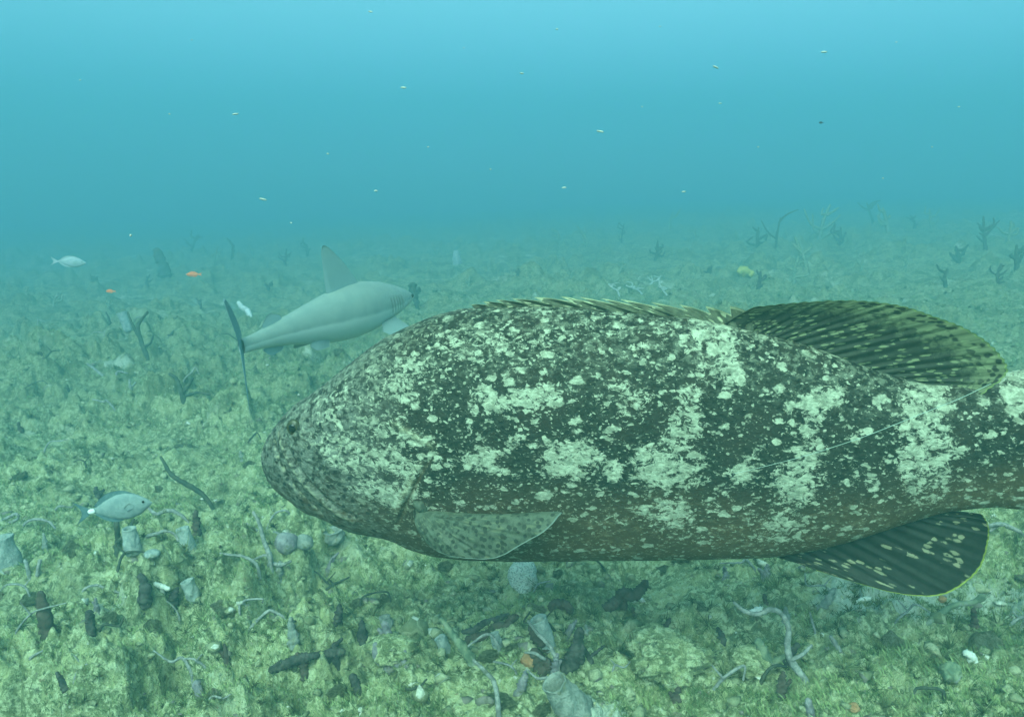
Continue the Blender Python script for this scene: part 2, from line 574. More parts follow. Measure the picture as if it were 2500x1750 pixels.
def build_grouper():
    root = empty('grouper', tuple(G_P0), 'huge mottled grey and white grouper gliding just above the rubble seabed', 'fish')
    # local axes: x = towards the tail, y = far flank, z = up
    root.rotation_euler = (0, 0, math.atan2(-G_H[1], -G_H[0]))
    s0, s1 = TOP[0, 0], min(TOP[-1, 0], BOT[-1, 0])
    N, M = 620, 300
    t = np.linspace(0, 1, N)
    s = s0 + (s1 - s0) * np.where(t < .12, t * t / .12 * .5, (t - .06) / .94)
    zt, zb = smooth_profile(TOP, s), smooth_profile(BOT, s)
    # soften the profile steps
    ker = np.hanning(15); ker /= ker.sum()
    for arr in (zt, zb):
        pad = np.concatenate([np.full(7, arr[0]), arr, np.full(7, arr[-1])])
        sm = np.convolve(pad, ker, 'valid')
        wgt = np.clip((t - .05) / .1, 0, 1)
        arr[:] = arr * (1 - wgt) + sm * wgt
    w = np.interp(s - s0, W_PTS[:, 0], W_PTS[:, 1])
    pad = np.concatenate([w[:1].repeat(10), w, w[-1:].repeat(10)]); k2 = np.hanning(21); k2 /= k2.sum()
    ws = np.convolve(pad, k2, 'valid'); wg = np.clip((t - .06) / .1, 0, 1); w = w * (1 - wg) + ws * wg
    th = np.linspace(0, 2 * math.pi, M, endpoint=False)
    S, TH = np.meshgrid(s, th, indexing='ij')
    mid, hh = ((zt + zb) / 2)[:, None], ((zt - zb) / 2)[:, None]
    sn, cs = np.sin(TH), np.cos(TH)
    # widest below the middle at the head, fuller belly
    Y = w[:, None] * np.sign(sn) * np.abs(sn) ** 0.92
    Z = mid + hh * cs
    near_y = Y
    # features in side-view coordinates
    jaw = fv([(612, 990), (632, 1022), (660, 1062), (690, 1100), (716, 1128), (735, 1150)], .10)
    lip = fv([(614, 978), (648, 1020), (690, 1068), (730, 1110), (768, 1140), (800, 1158)], .12)
    gill = fv([(968, 1030), (952, 1050), (935, 1085), (912, 1125), (893, 1168), (880, 1190)], .19)
    oper = fv([(880, 950), (925, 972), (975, 1000)], .19)
    cheek = fv([(770, 985), (800, 1040), (860, 1085), (900, 1150)], .17)
    disp = np.zeros_like(S)
    side = np.abs(sn) ** 0.5
    dj, pj = polydist(S, Z, jaw); disp -= .009 * np.exp(-(dj / .0045) ** 2) * side
    dl, pl = polydist(S, Z, lip); disp += .006 * np.exp(-((dl) / .008) ** 2) * side
    lip2 = lip + np.array([.010, .012])
    d2, _ = polydist(S, Z, lip2); disp -= .007 * np.exp(-(d2 / .006) ** 2) * side
    dg, pg = polydist(S, Z, gill)
    disp -= .008 * np.exp(-(dg / .0045) ** 2) * side * np.sin(np.clip(pg * .9 + .1, 0, 1) * math.pi) ** .5
    gillf = gill + np.array([-.018, .0])
    dgf, _ = polydist(S, Z, gillf); disp += .004 * np.exp(-(dgf / .016) ** 2) * side * np.sin(np.clip(pg, 0, 1) * math.pi)
    do, _ = polydist(S, Z, oper); disp += .006 * np.exp(-(do / .009) ** 2) * side
    oper2 = oper + np.array([.008, -.014])
    do2, _ = polydist(S, Z, oper2); disp -= .004 * np.exp(-(do2 / .007) ** 2) * side
    # eye bulge
    ec = fv([(664, 955)], .11)[0]
    de = np.hypot(S - ec[0], Z - ec[1]); disp += .013 * np.exp(-(de / .030) ** 2) * side
    # faint muscle and wrinkle relief, slightly uneven flanks
    disp += .004 * fbm(S * 9, Z * 9 + np.sign(sn) * 3, 3, 7) * side
    head_w = np.clip(1 - (S - s0) / .42, 0, 1)
    disp += .0035 * fbm(S * 40 + Z * 18, Z * 30 + np.sign(sn), 2, 9) * head_w * side
    # normals of the plain body in section
    nx = cs * w[:, None]; ny = sn * hh
    ln = np.hypot(nx, ny) + 1e-9
    fade = np.clip((S - s0) / .02, 0, 1)
    Y = Y + disp * fade * ny / ln
    Z2 = Z + disp * fade * nx / ln
    verts = np.stack([S, Y, Z2], -1).reshape(-1, 3)
    faces = grid_faces(N, M, True)
    # attributes
    pale = np.zeros_like(S)
    for (x, y, rx, ry, st) in PATCHES:
        off = .19 if x < 1700 else .12
        c = to_fish(x * K, y * K, off); q = to_fish((x + rx) * K, (y + ry) * K, off)
        ax, az = abs(q[0] - c[0]) * 1.12, abs(q[1] - c[1]) * 1.12
        flip = 1.0
        r2 = ((S - c[0]) / ax) ** 2 + ((Z - c[1]) / az) ** 2
        pale = np.maximum(pale, st * np.clip(1.25 - .62 * r2, 0, 1))
    # a different arrangement on the far flank
    headm = np.clip(1 - (S - s0 - .28) / .20, 0, 1)
    line = np.exp(-(dg / .0042) ** 2) * np.sin(np.clip(pg * .9 + .1, 0, 1) * math.pi) ** .5
    ridge = .8 * np.exp(-((dl) / .0035) ** 2) + .6 * np.exp(-((dgf) / .008) ** 2) * np.sin(np.clip(pg, 0, 1) * math.pi) + .8 * np.exp(-(do / .007) ** 2) + np.exp(-((dj - .001) / .003) ** 2) * (vnoise(pj * 22, pj * 0, 3) > .45)
    rel = (Z - zb[:, None]) / (zt - zb + 1e-6)[:, None]
    belly = np.clip(1 - (rel + .10 * fbm(S * 7, Z * 9, 3, 77)) / .42, 0, 1)
    backw = np.clip((rel - .7) / .3, 0, 1)
    at = {'pale': pale.ravel(), 'headmask': headm.ravel(), 'groove': line.ravel(), 'ridge': np.clip(ridge, 0, 1).ravel(),
          'belly': belly.ravel(), 'backmask': backw.ravel()}
    m = grouper_skin()
    body = mesh_obj('body', verts, faces, m, root, True, at)
    # eye
    yb = -float(np.interp(ec[0] - s0, W_PTS[:, 0], W_PTS[:, 1])) 
    i0 = int(np.argmin(np.abs(s - ec[0])))
    hz = (ec[1] - mid[i0, 0]) / hh[i0, 0]
    yv = w[i0] * max(0.05, 1 - hz * hz) ** .46 + .010
    for sg in (-1, 1):
        v, f = ico(4)
        ev = v * np.array([.019, .011, .022])
        e = mesh_obj('eye', ev, f, M_EYE, root)
        e.location = (ec[0], sg * yv, ec[1])
        pv = v * np.array([.0095, .0035, .0115])
        p = mesh_obj('pupil', pv, f, M_PUPIL, e)
        p.location = (0, sg * .0095, 0)
    # ---- fins
    b_sp = fp([(1160, 754), (1240, 750), (1322, 747), (1430, 752), (1540, 763), (1620, 769), (1700, 777), (1770, 790), (1840, 807)])
    o_sp = fp([(1150, 744), (1200, 733), (1261, 728), (1359, 723), (1440, 727), (1520, 732), (1640, 743), (1740, 748), (1842, 744)])
    fin('dorsal_fin', b_sp, o_sp, 150, 12, M_FIN_SPINY, root, thick=.012, corr=13, corr_amp=.0035, sink=.012, spiny=13)
    b_so = fp([(1770, 790), (1838, 806), (1880, 818), (1920, 828), (1980, 846), (2050, 870), (2120, 897), (2192, 920), (2261, 938)])
    o_so = fp([(1836, 745), (1950, 733), (2072, 728), (2183, 740), (2268, 767), (2348, 798), (2414, 844), (2444, 900), (2381, 953)])
    sd = fin('soft_dorsal_fin', b_so, o_so, 220, 60, M_FIN_DORSAL, root, thick=.006, corr=17, corr_amp=.0014, sink=.012, bend=-.035, scallop=.004)
    b_an = fp([(1880, 1354), (1930, 1348), (1990, 1337), (2050, 1322), (2110, 1303), (2170, 1284), (2220, 1268), (2260, 1256), (2290, 1248)])
    o_an = fp([(1990, 1379), (2085, 1406), (2187, 1431), (2279, 1436), (2340, 1412), (2385, 1370), (2403, 1310), (2402, 1270), (2385, 1241)])
    fin('anal_fin', b_an, o_an, 200, 60, M_FIN_ANAL, root, thick=.007, corr=14, corr_amp=.0008, sink=.014, bend=-.03, scallop=.0015)
    # tail fin, rounded, mostly outside the picture
    b_t = fp([(2560, 905), (2570, 960), (2575, 1010), (2580, 1060), (2580, 1110), (2575, 1170), (2560, 1245)])
    o_t = fp([(2620, 840), (2790, 850), (2870, 950), (2890, 1070), (2880, 1190), (2800, 1300), (2610, 1320)])
    fin('tail_fin', b_t, o_t, 120, 40, M_FIN_DORSAL, root, thick=.012, corr=15, corr_amp=.003, sink=.0, scallop=.003)
    # pectoral fins: fans on the flank, swung out and down
    for sg in (-1, 1):
        pectoral(root, sg)
    # pelvic fins folded under the chest
    for sg in (-1, 1):
        b = np.array([[to_fish(1120, 1330)[0], 0], [to_fish(1180, 1330)[0], 0]])
        sh = Shape()
        x0 = to_fish(1110, 1340)[0]; zb0 = float(np.interp(x0, s, zb))
        nn, mm = 20, 10
        u, vv = np.meshgrid(np.linspace(0, 1, nn), np.linspace(-1, 1, mm), indexing='ij')
        wd = .035 * np.sin(np.clip(u * .9 + .1, 0, 1) * math.pi) ** .6
        xs = x0 + .16 * u; ys = sg * (.06 + .01 * u + wd * vv * .6); zs = np.interp(xs, s, zb) + .040 - .004 * u + .002 * np.sin(vv * 9)
        vt = np.stack([xs, ys, zs + .003], -1).reshape(-1, 3); vb = np.stack([xs, ys, zs - .003], -1).reshape(-1, 3)
        ff = grid_faces(nn, mm)
        sh.add(vt, ff); sh.add(vb, ff[:, ::-1])
        sh.obj('pelvic_fin', M_FIN_ANAL, root)
    return root


def fin(name, base, outer, nt, nr, mat, parent, thick=.006, corr=14, corr_amp=.002, sink=.01, bend=0.0, scallop=0.0, spiny=0):
    """a fin membrane between a base curve on the body and an outer edge, both in side-view coordinates, with raised rays"""
    b = resample(base, nt); o = resample(outer, nt)
    u = np.linspace(0, 1, nt)
    dirn = o - b; L = np.linalg.norm(dirn, axis=1)[:, None] + 1e-6
    b = b - dirn / L * sink
    if scallop:
        o = o + dirn / L * (scallop * (np.abs(np.sin(u * corr * 2 * math.pi)) - .5))[:, None]
    if spiny:
        saw = (u * spiny) % 1.0
        o = b + (o - b) * (1 - .38 * saw ** 1.5)[:, None]
    r = np.linspace(0, 1, nr)
    P = b[:, None] * (1 - r[None, :, None]) + o[:, None] * r[None, :, None]
    # sweep rays backwards with a gentle curve
    uu, rr = np.meshgrid(u, r, indexing='ij')
    y = bend * rr ** 1.6 + corr_amp * np.sin(uu * corr * 2 * math.pi * 1.0) * (1 - .35 * rr) + .006 * np.sin(uu * 7 + rr * 3) * rr
    half = thick * (1 - .75 * rr) * .5 * (1 + .5 * np.cos(uu * corr * 2 * math.pi))
    A = np.stack([P[..., 0], y - half, P[..., 1]], -1).reshape(-1, 3)
    B = np.stack([P[..., 0], y + half, P[..., 1]], -1).reshape(-1, 3)
    f = grid_faces(nt, nr)
    n = nt * nr
    rim = []
    idx = [i * nr + nr - 1 for i in range(nt)]
    for q in range(nt - 1):
        rim.append((idx[q], idx[q + 1], idx[q + 1] + n, idx[q] + n))
    for i in (0, nt - 1):
        for q in range(nr - 1):
            rim.append((i * nr + q, i * nr + q + 1, i * nr + q + 1 + n, i * nr + q + n))
    faces = np.concatenate([f, f[:, ::-1] + n, np.array(rim)])
    at = {'along': np.tile(uu.ravel(), 2), 'out': np.tile(rr.ravel(), 2)}
    return mesh_obj(name, np.concatenate([A, B]), faces, mat, parent, True, at)


def pectoral(root, sg):
    # fan outline read off the near flank, each point with how far it stands off the midplane
    hinge = [(1016, 1236), (1022, 1240), (1028, 1243), (1036, 1245), (1044, 1246), (1052, 1247), (1062, 1247)]
    outer = [(1015, 1245), (1022, 1296), (1050, 1333), (1090, 1354), (1135, 1362), (1190, 1364), (1228, 1355), (1275, 1328), (1330, 1296), (1362, 1262), (1362, 1249), (1250, 1254), (1130, 1262), (1070, 1256)]
    off_h, off_o = .185, .245
    hb = resample(fp(hinge, off_h), 150)
    ob_px = resample(np.array(outer, float), 150)
    offs = np.interp(np.linspace(0, 1, 150), [0, .3, .6, .8, 1], [.20, .265, .285, .245, .20])
    ob = np.array([to_fish(a, b, q) for (a, b), q in zip(ob_px, offs)])
    nr = 40
    r = np.linspace(0, 1, nr); u = np.linspace(0, 1, 150)
    uu, rr = np.meshgrid(u, r, indexing='ij')
    P = hb[:, None] * (1 - rr[..., None]) + ob[:, None] * rr[..., None]
    off = off_h * (1 - rr) + offs[:, None] * rr + .018 * np.sin(rr * math.pi) + .0007 * np.sin(uu * 17 * 2 * math.pi) * np.clip(rr * 2, 0, 1)
    half = .0035 * (1.15 - rr)
    A = np.stack([P[..., 0], sg * (off + half), P[..., 1]], -1).reshape(-1, 3)
    B = np.stack([P[..., 0], sg * (off - half), P[..., 1]], -1).reshape(-1, 3)
    f = grid_faces(150, nr); n = 150 * nr
    rim = [(i * nr + nr - 1, (i + 1) * nr + nr - 1, (i + 1) * nr + nr - 1 + n, i * nr + nr - 1 + n) for i in range(149)]
    faces = np.concatenate([f, f[:, ::-1] + n, np.array(rim)])
    at = {'along': np.tile(uu.ravel(), 2), 'out': np.tile(rr.ravel(), 2)}
    o = mesh_obj('pectoral_fin', np.concatenate([A, B]), faces, M_FIN_PECT, root, True, at)
    # fleshy base of the fin
    sh = Shape()
    c = fp([(1022, 1212), (1040, 1238)], .17)
    tube(sh, [(c[0, 0], sg * .168, c[0, 1]), ((c[0, 0] + c[1, 0]) / 2, sg * .188, (c[0, 1] + c[1, 1]) / 2), (c[1, 0], sg * .188, c[1, 1])], [.010, .014, .010], 14, 14, .25, 3)
    sh.obj('fin_base', M_FIN_PECT, o)
    return o


def grouper_skin():
    m = NT('grouper_skin', .65, .10)
    co = m.obj_co()
    # slanting scale rows: stretch the lookup
    mp = m.node('ShaderNodeMapping')
    mp.inputs['Rotation'].default_value = (0, R(28), 0)
    mp.inputs['Scale'].default_value = (1.0, 1.0, 1.5)
    m.link(co, mp.inputs[0])
    cs = mp.outputs[0]
    pale, headm, groove, ridge, belly, backm = (m.attr(q) for q in ('pale', 'headmask', 'groove', 'ridge', 'belly', 'backmask'))
    n_big = m.noise(cs, 24, 5, 0.62, 0.5)
    n_fine = m.noise(cs, 85, 4, 0.65, 0.4)
    n_mid = m.noise(cs, 48, 5, 0.65, 0.6)
    # dark ground colour
    base = m.mix(m.step(n_fine, .35, .65), (0.009, 0.0095, 0.008), (0.031, 0.033, 0.025))
    base = m.mix(m.math('MULTIPLY', m.step(m.noise(co, 9, 3, .6), .45, .62), .6), base, (0.030, 0.025, 0.019))
    base = m.mix(m.math('MULTIPLY', belly, .75), base, (0.14, 0.088, 0.044))
    base = m.mix(m.math('MULTIPLY', m.step(n_mid, .50, .66), m.math('MULTIPLY', belly, .8)), base, (0.20, 0.16, 0.10))
    # head and nape carry a greyer, mottled ground
    hb = m.math('MULTIPLY', headm, m.step(n_mid, .36, .62))
    base = m.mix(m.math('MULTIPLY', hb, .75), base, (0.18, 0.19, 0.165))
    bb = m.math('MULTIPLY', backm, m.step(n_mid, .46, .60))
    base = m.mix(m.math('MULTIPLY', bb, .65), base, (0.19, 0.205, 0.155))
    # irregular pale patches, broken up at their edges and worn through inside
    n_frag = m.noise(cs, 34, 6, 0.72, 0.9)
    v = m.math('ADD', m.math('MULTIPLY', pale, .56), m.math('MULTIPLY', m.math('SUBTRACT', n_frag, .5), 2.3))
    v = m.math('ADD', v, m.math('MULTIPLY', m.math('SUBTRACT', n_fine, .5), .7))
    mask = m.step(v, .36, .54)
    pc = m.mix(m.step(m.noise(cs, 60, 5, .7, .5), .35, .65), (0.20, 0.215, 0.16), (0.46, 0.475, 0.37))
    c = m.mix(m.math('MULTIPLY', mask, .92), base, pc)
    # scattered pale flecks of differing size and ragged outline
    warp = m.node('ShaderNodeTexNoise'); warp.inputs['Scale'].default_value = 55; warp.inputs['Detail'].default_value = 3; m.link(cs, warp.inputs['Vector'])
    va = m.node('ShaderNodeVectorMath', operation='SCALE'); m.link(warp.outputs['Color'], va.inputs[0]); va.inputs['Scale'].default_value = .030
    vb = m.node('ShaderNodeVectorMath', operation='ADD'); m.link(cs, vb.inputs[0]); m.link(va.outputs[0], vb.inputs[1])
    for sc, thr, amt in ((16, .34, .9), (27, .46, .9), (46, .46, .85), (80, .44, .75)):
        vo = m.voronoi(vb.outputs[0], sc)
        sep = m.node('ShaderNodeSeparateColor'); m.link(vo.outputs['Color'], sep.inputs[0])
        rad = m.math('MULTIPLY', m.math('SUBTRACT', sep.outputs[0], .42), thr * 1.6)
        dd = m.math('ADD', vo.outputs['Distance'], m.math('MULTIPLY', m.math('SUBTRACT', n_frag, .5), .55))
        fl = m.step(m.math('SUBTRACT', rad, dd), -.02, .08)
        fl = m.math('MULTIPLY', fl, m.math('SUBTRACT', 1.0, m.math('MULTIPLY', headm, .75)))
        c = m.mix(m.math('MULTIPLY', fl, amt), c, pc)
    fl = m.step(m.math('ADD', m.noise(cs, 110, 3, .6, .3), m.math('MULTIPLY', m.math('SUBTRACT', n_mid, .5), .5)), .60, .68)
    c = m.mix(m.math('MULTIPLY', fl, .55), c, pc)
    # black dots of the head, nape and back
    for sc, lim in ((50, .34), (36, .26)):
        vo = m.voronoi(co, sc)
        sep = m.node('ShaderNodeSeparateColor'); m.link(vo.outputs['Color'], sep.inputs[0])
        dot = m.math('MULTIPLY', m.step(vo.outputs['Distance'], lim, lim * .55), m.math('GREATER_THAN', sep.outputs[1], .35))
        reach = m.math('MAXIMUM', headm, m.math('MULTIPLY', backm, .55))
        c = m.mix(m.math('MULTIPLY', dot, m.math('MULTIPLY', reach, .95)), c, (0.018, 0.020, 0.020))
    c = m.mix(m.math('MULTIPLY', m.math('MULTIPLY', ridge, m.step(n_mid, .38, .62)), .7), c, (0.42, 0.41, 0.27))
    c = m.mix(m.math('MULTIPLY', groove, .75), c, (0.075, 0.055, 0.028))
    sc_v = m.voronoi(cs, 150)
    h = m.math('ADD', m.math('MULTIPLY', sc_v.outputs['Distance'], .5), m.math('MULTIPLY', n_fine, .9))
    m.bump(h, .45, .006)
    return m.color(c)


def simple(name, col, rough=.4, spec=.4):
    m = NT(name, rough, spec)
    co = m.obj_co()
    c = m.mix(m.noise(co, 120, 3, .6), tuple(q * .8 for q in col), tuple(min(1, q * 1.2) for q in col))
    return m.color(c)


def fin_material(name, dark, pale, spot_scale, spot_amt, dot_from, margin, margin_w, sheer=0.0, rowa=60, rowb=9, dotted=False):
    m = NT(name, .6, .2)
    co = m.obj_co()
    along, out = m.attr('along'), m.attr('out')
    n1 = m.noise(co, 60, 4, .65, .5)
    c = m.mix(m.step(n1, .35, .65), tuple(q * .7 for q in dark), tuple(q * 1.35 for q in dark))
    # spots laid out in rows between the rays, stretched along them
    cx = m.node('ShaderNodeCombineXYZ')
    m.link(m.math('MULTIPLY', along, rowa), cx.inputs[0]); m.link(m.math('MULTIPLY', out, rowb), cx.inputs[1])
    vo = m.voronoi(cx.outputs[0], 1.0, .85)
    sp = m.step(m.math('ADD', vo.outputs['Distance'], m.math('MULTIPLY', m.math('SUBTRACT', n1, .5), .9)), .50, .30)
    sep = m.node('ShaderNodeSeparateColor'); m.link(vo.outputs['Color'], sep.inputs[0])
    sp = m.math('MULTIPLY', sp, m.math('GREATER_THAN', m.math('ADD', sep.outputs[0], m.math('MULTIPLY', m.math('SUBTRACT', m.noise(co, 14, 2), .5), 1.2)), 1 - spot_amt))
    c = m.mix(m.math('MULTIPLY', sp, .85), c, pale)
    if dot_from is not None:
        edge = m.step(m.math('ADD', out, m.math('MULTIPLY', m.math('SUBTRACT', n1, .5), .5)), dot_from, dot_from + .3)
        c = m.mix(m.math('MULTIPLY', edge, .60), c, pale)
        cx2 = m.node('ShaderNodeCombineXYZ')
        m.link(m.math('MULTIPLY', along, rowa * .62), cx2.inputs[0]); m.link(m.math('MULTIPLY', out, rowb * 1.25), cx2.inputs[1])
        v2 = m.voronoi(cx2.outputs[0], 1.0, .8)
        dots = m.math('MULTIPLY', m.step(m.math('ADD', v2.outputs['Distance'], m.math('MULTIPLY', m.math('SUBTRACT', n1, .5), .5)), .52, .34), edge)
        c = m.mix(m.math('MULTIPLY', dots, .92), c, tuple(q * .35 for q in dark))
    if dotted:
        v3 = m.voronoi(co, 74)
        dd = m.step(m.math('ADD', v3.outputs['Distance'], m.math('MULTIPLY', m.math('SUBTRACT', n1, .5), .4)), .46, .32)
        c = m.mix(m.math('MULTIPLY', dd, m.math('MULTIPLY', m.step(out, .12, .4), .9)), c, tuple(q * .35 for q in dark))
    # fin rays
    ry = m.math('SINE', m.math('MULTIPLY', along, 6.2832 * 22))
    c = m.mix(m.math('MULTIPLY', m.step(ry, .70, .98), .07 if dotted else .30), c, tuple(q * .4 for q in dark))
    c = m.mix(m.math('MULTIPLY', m.step(out, 1 - margin_w, 1 - margin_w * .4), .85), c, margin)
    m.bump(ry, .2, .002)
    m.color(c)
    if sheer:
        tr = m.node('ShaderNodeBsdfTranslucent'); m.link(c, tr.inputs[0])
        mx = m.node('ShaderNodeMixShader'); mx.inputs[0].default_value = sheer
        out_n = m.t.nodes['Material Output']
        m.link(m.b.outputs[0], mx.inputs[1]); m.link(tr.outputs[0], mx.inputs[2]); m.link(mx.outputs[0], out_n.inputs[0])
    return m.mat


M_EYE = simple('grouper_eye', (0.045, 0.042, 0.018), .3, .4)
M_PUPIL = simple('pupil', (0.006, 0.007, 0.006), .1, .5)
M_FIN_SPINY = fin_material('spiny_fin', (0.060, 0.066, 0.042), (0.38, 0.40, 0.26), 30, .55, None, (0.40, 0.42, 0.27), .14, 0, 40, 3)
M_FIN_DORSAL = fin_material('soft_fin', (0.026, 0.029, 0.020), (0.21, 0.24, 0.13), 40, .50, .58, (0.20, 0.26, 0.09), .025, .15, 46, 13)
M_FIN_ANAL = fin_material('anal_fin_skin', (0.014, 0.015, 0.012), (0.26, 0.25, 0.16), 24, .26, None, (0.26, 0.30, 0.05), .022, .1, 34, 9)
M_FIN_PECT = fin_material('pectoral_fin_skin', (0.085, 0.098, 0.072), (0.15, 0.165, 0.105), 60, .5, None, (0.20, 0.24, 0.22), .018, .2, 34, 11, True)

build_grouper()

# ------------------------------------------------------------------ shark
def membrane(name, base, outer, mat, parent, nt=40, nr=16, thick=.012, wave=0.0):
    """a thin fin between two 3-D curves in its parent's axes, thickest at the base"""
    b, o = resample(base, nt), resample(outer, nt)
    r = np.linspace(0, 1, nr)
    P = b[:, None] * (1 - r[None, :, None]) + o[:, None] * r[None, :, None]
    du = np.gradient(P, axis=0); dr = np.gradient(P, axis=1)
    n = np.cross(du, dr); n /= np.linalg.norm(n, axis=-1)[..., None] + 1e-9
    half = thick * .5 * (1.05 - r)[None, :, None] * np.sin(np.linspace(.12, math.pi - .12, nt))[:, None, None] ** .5
    A, B = (P + n * half).reshape(-1, 3), (P - n * half).reshape(-1, 3)
    f = grid_faces(nt, nr); m = nt * nr
    rim = [(i * nr + nr - 1, (i + 1) * nr + nr - 1, (i + 1) * nr + nr - 1 + m, i * nr + nr - 1 + m) for i in range(nt - 1)]
    for i in (0, nt - 1):
        rim += [(i * nr + q, i * nr + q + 1, i * nr + q + 1 + m, i * nr + q + m) for q in range(nr - 1)]
    low = np.tile(np.broadcast_to(r[None], (nt, nr)).ravel(), 2)
    return mesh_obj(name, np.concatenate([A, B]), np.concatenate([f, f[:, ::-1] + m, np.array(rim)]), mat, parent, True, {'out': low})


def shark_skin():
    m = NT('shark_skin', .55, .25)
    low = m.attr('low'); gill = m.attr('gill')
    co = m.obj_co()
    n = m.noise(co, 12, 4, .6)
    back = m.mix(m.step(n, .3, .7), (0.20, 0.25, 0.24), (0.24, 0.29, 0.27))
    v = m.math('ADD', low, m.math('MULTIPLY', m.math('SUBTRACT', n, .5), .12))
    c = m.mix(m.step(v, .52, .66), back, (0.44, 0.49, 0.46))
    c = m.mix(m.math('MULTIPLY', gill, .75), c, (0.06, 0.08, 0.08))
    return m.color(c)


def build_shark():
    tail = at_depth(590, 852, 3.75)
    nose = at_depth(1006, 716, 5.05)
    X = nose - tail
    L = float(np.linalg.norm(X)); X = X / L
    yaw = math.atan2(X[1], X[0]); pit = math.asin(X[2])
    root = empty('shark', tuple(tail), 'pale grey shark swimming away past the big mottled fish', 'shark')
    root.rotation_euler = (0, -pit, yaw)
    N, M = 260, 72
    # along the body from nose: fraction, half-height, half-width, centre offset
    prof = np.array([[0, 0, 0, -.012], [.012, .012, .022, -.012], [.04, .030, .050, -.010], [.09, .058, .080, -.004], [.16, .092, .105, .0], [.24, .122, .120, .004], [.34, .146, .130, .006], [.44, .150, .128, .004],
                     [.55, .136, .112, .004], [.66, .108, .086, .008], [.76, .080, .062, .012], [.86, .055, .042, .014], [.94, .040, .030, .012], [1.0, .036, .022, .010]])
    t = np.linspace(0, 1, N) ** 1.25
    hh, ww, cz = (np.interp(t, prof[:, 0], prof[:, i]) for i in (1, 2, 3))
    ker = np.hanning(9); ker /= ker.sum()
    for a in (hh, ww):
        p = np.concatenate([np.full(4, a[0]), a, np.full(4, a[-1])]); a[8:] = np.convolve(p, ker, 'valid')[8:]
    th = np.linspace(0, 2 * math.pi, M, endpoint=False)
    T, TH = np.meshgrid(t, th, indexing='ij')
    # the body bends a little as it swims: the tail swings towards the right
    sway = -.10 * np.clip((T - .55) / .45, 0, 1) ** 2 * 0
    x = L * (1 - T)
    y = ww[:, None] * np.sin(TH) + sway
    z = cz[:, None] + hh[:, None] * np.cos(TH) * np.where(np.cos(TH) > 0, 1.05, .95)
    rel = np.cos(TH)
    # gill slits on both sides
    gill = np.zeros_like(T)
    for k_ in range(5):
        gx = .185 + .021 * k_
        g = np.exp(-((T - gx - .016 * (rel - .1)) / .0048) ** 2) * np.clip(1 - (np.abs(rel + .02) / .42) ** 4, 0, 1)
        gill = np.maximum(gill, g)
    y = y * (1 - .07 * gill)
    low = np.clip(.5 - rel * .75, 0, 1)
    low = low + .10 * np.clip((T - .30) / .3, 0, 1)     # the pale side stripe climbs towards the tail
    low = np.where(T < .17, low + .08, low)
    mesh_obj('body', np.stack([x, y, z], -1).reshape(-1, 3), grid_faces(N, M, True), M_SHARK, root, True, {'low': low.ravel(), 'gill': gill.ravel()})

    def X_(f): return L * (1 - f)
    zt = lambda f: float(np.interp(f, prof[:, 0], prof[:, 1] * 1.05 + prof[:, 3]))
    zb = lambda f: float(np.interp(f, prof[:, 0], -prof[:, 1] * .95 + prof[:, 3]))
    wy = lambda f: float(np.interp(f, prof[:, 0], prof[:, 2]))
    # first dorsal fin
    f0, f1 = .36, .53
    membrane('dorsal_fin', [(X_(f0), 0, zt(f0) - .02), (X_(.44), 0, zt(.44) - .02), (X_(f1), 0, zt(f1) - .015), (X_(f1 + .02), 0, zt(f1) - .012)],
             [(X_(f0 + .02), 0, zt(f0) + .02), (X_(.475), 0, zt(.44) + .16), (X_(.565), 0, zt(.46) + .235), (X_(.565), 0, zt(.565) + .008)], M_SHARKFIN, root, 50, 24, .022)
    # second dorsal
    membrane('second_dorsal_fin', [(X_(.80), 0, zt(.80) - .012), (X_(.84), 0, zt(.84) - .012), (X_(.88), 0, zt(.88) - .010)],
             [(X_(.815), 0, zt(.80) + .02), (X_(.865), 0, zt(.84) + .048), (X_(.905), 0, zt(.9) + .012)], M_SHARKFIN, root, 30, 12, .010)
    # pectorals
    for sg in (-1, 1):
        a = wy(.27)
        membrane('pectoral_fin', [(X_(.235), sg * a * .80, -.075), (X_(.28), sg * a * .85, -.08), (X_(.33), sg * a * .80, -.085)],
                 [(X_(.26), sg * (a + .09), -.11), (X_(.36), sg * (a + .34), -.20), (X_(.37), sg * (a + .02), -.115)], M_SHARKLOW, root, 40, 16, .018)
        membrane('pelvic_fin', [(X_(.61), sg * .05, zb(.62) + .02), (X_(.65), sg * .05, zb(.65) + .02), (X_(.69), sg * .04, zb(.69) + .02)],
                 [(X_(.63), sg * .07, zb(.62) - .01), (X_(.70), sg * .075, zb(.68) - .022), (X_(.72), sg * .05, zb(.72) - .005)], M_SHARKLOW, root, 24, 10, .010)
        v, f = ico(2)
        e = mesh_obj('eye', v * np.array([.014, .006, .012]), f, M_PUPIL, root)
        e.location = (X_(.072), sg * (wy(.072) + .001), .008)
    membrane('anal_fin', [(X_(.80), 0, zb(.80) + .012), (X_(.84), 0, zb(.84) + .012), (X_(.88), 0, zb(.88) + .01)],
             [(X_(.82), 0, zb(.8) - .02), (X_(.875), 0, zb(.85) - .035), (X_(.91), 0, zb(.9) - .005)], M_SHARKFIN, root, 24, 10, .010)
    # tail fin, swung sideways so that it trails straight behind towards the viewer
    sight = (tail - ORG); sight[2] = 0; sight /= np.linalg.norm(sight)
    cx, cy = math.cos(-yaw), math.sin(-yaw)
    back = np.array([-(sight[0] * cx - sight[1] * cy), -(sight[0] * cy + sight[1] * cx), 0])
    side = np.array([-back[1], back[0], 0])
    def C(b_, u_, s_=0.0): return back * b_ + side * s_ + np.array([0, 0, u_ + .010])
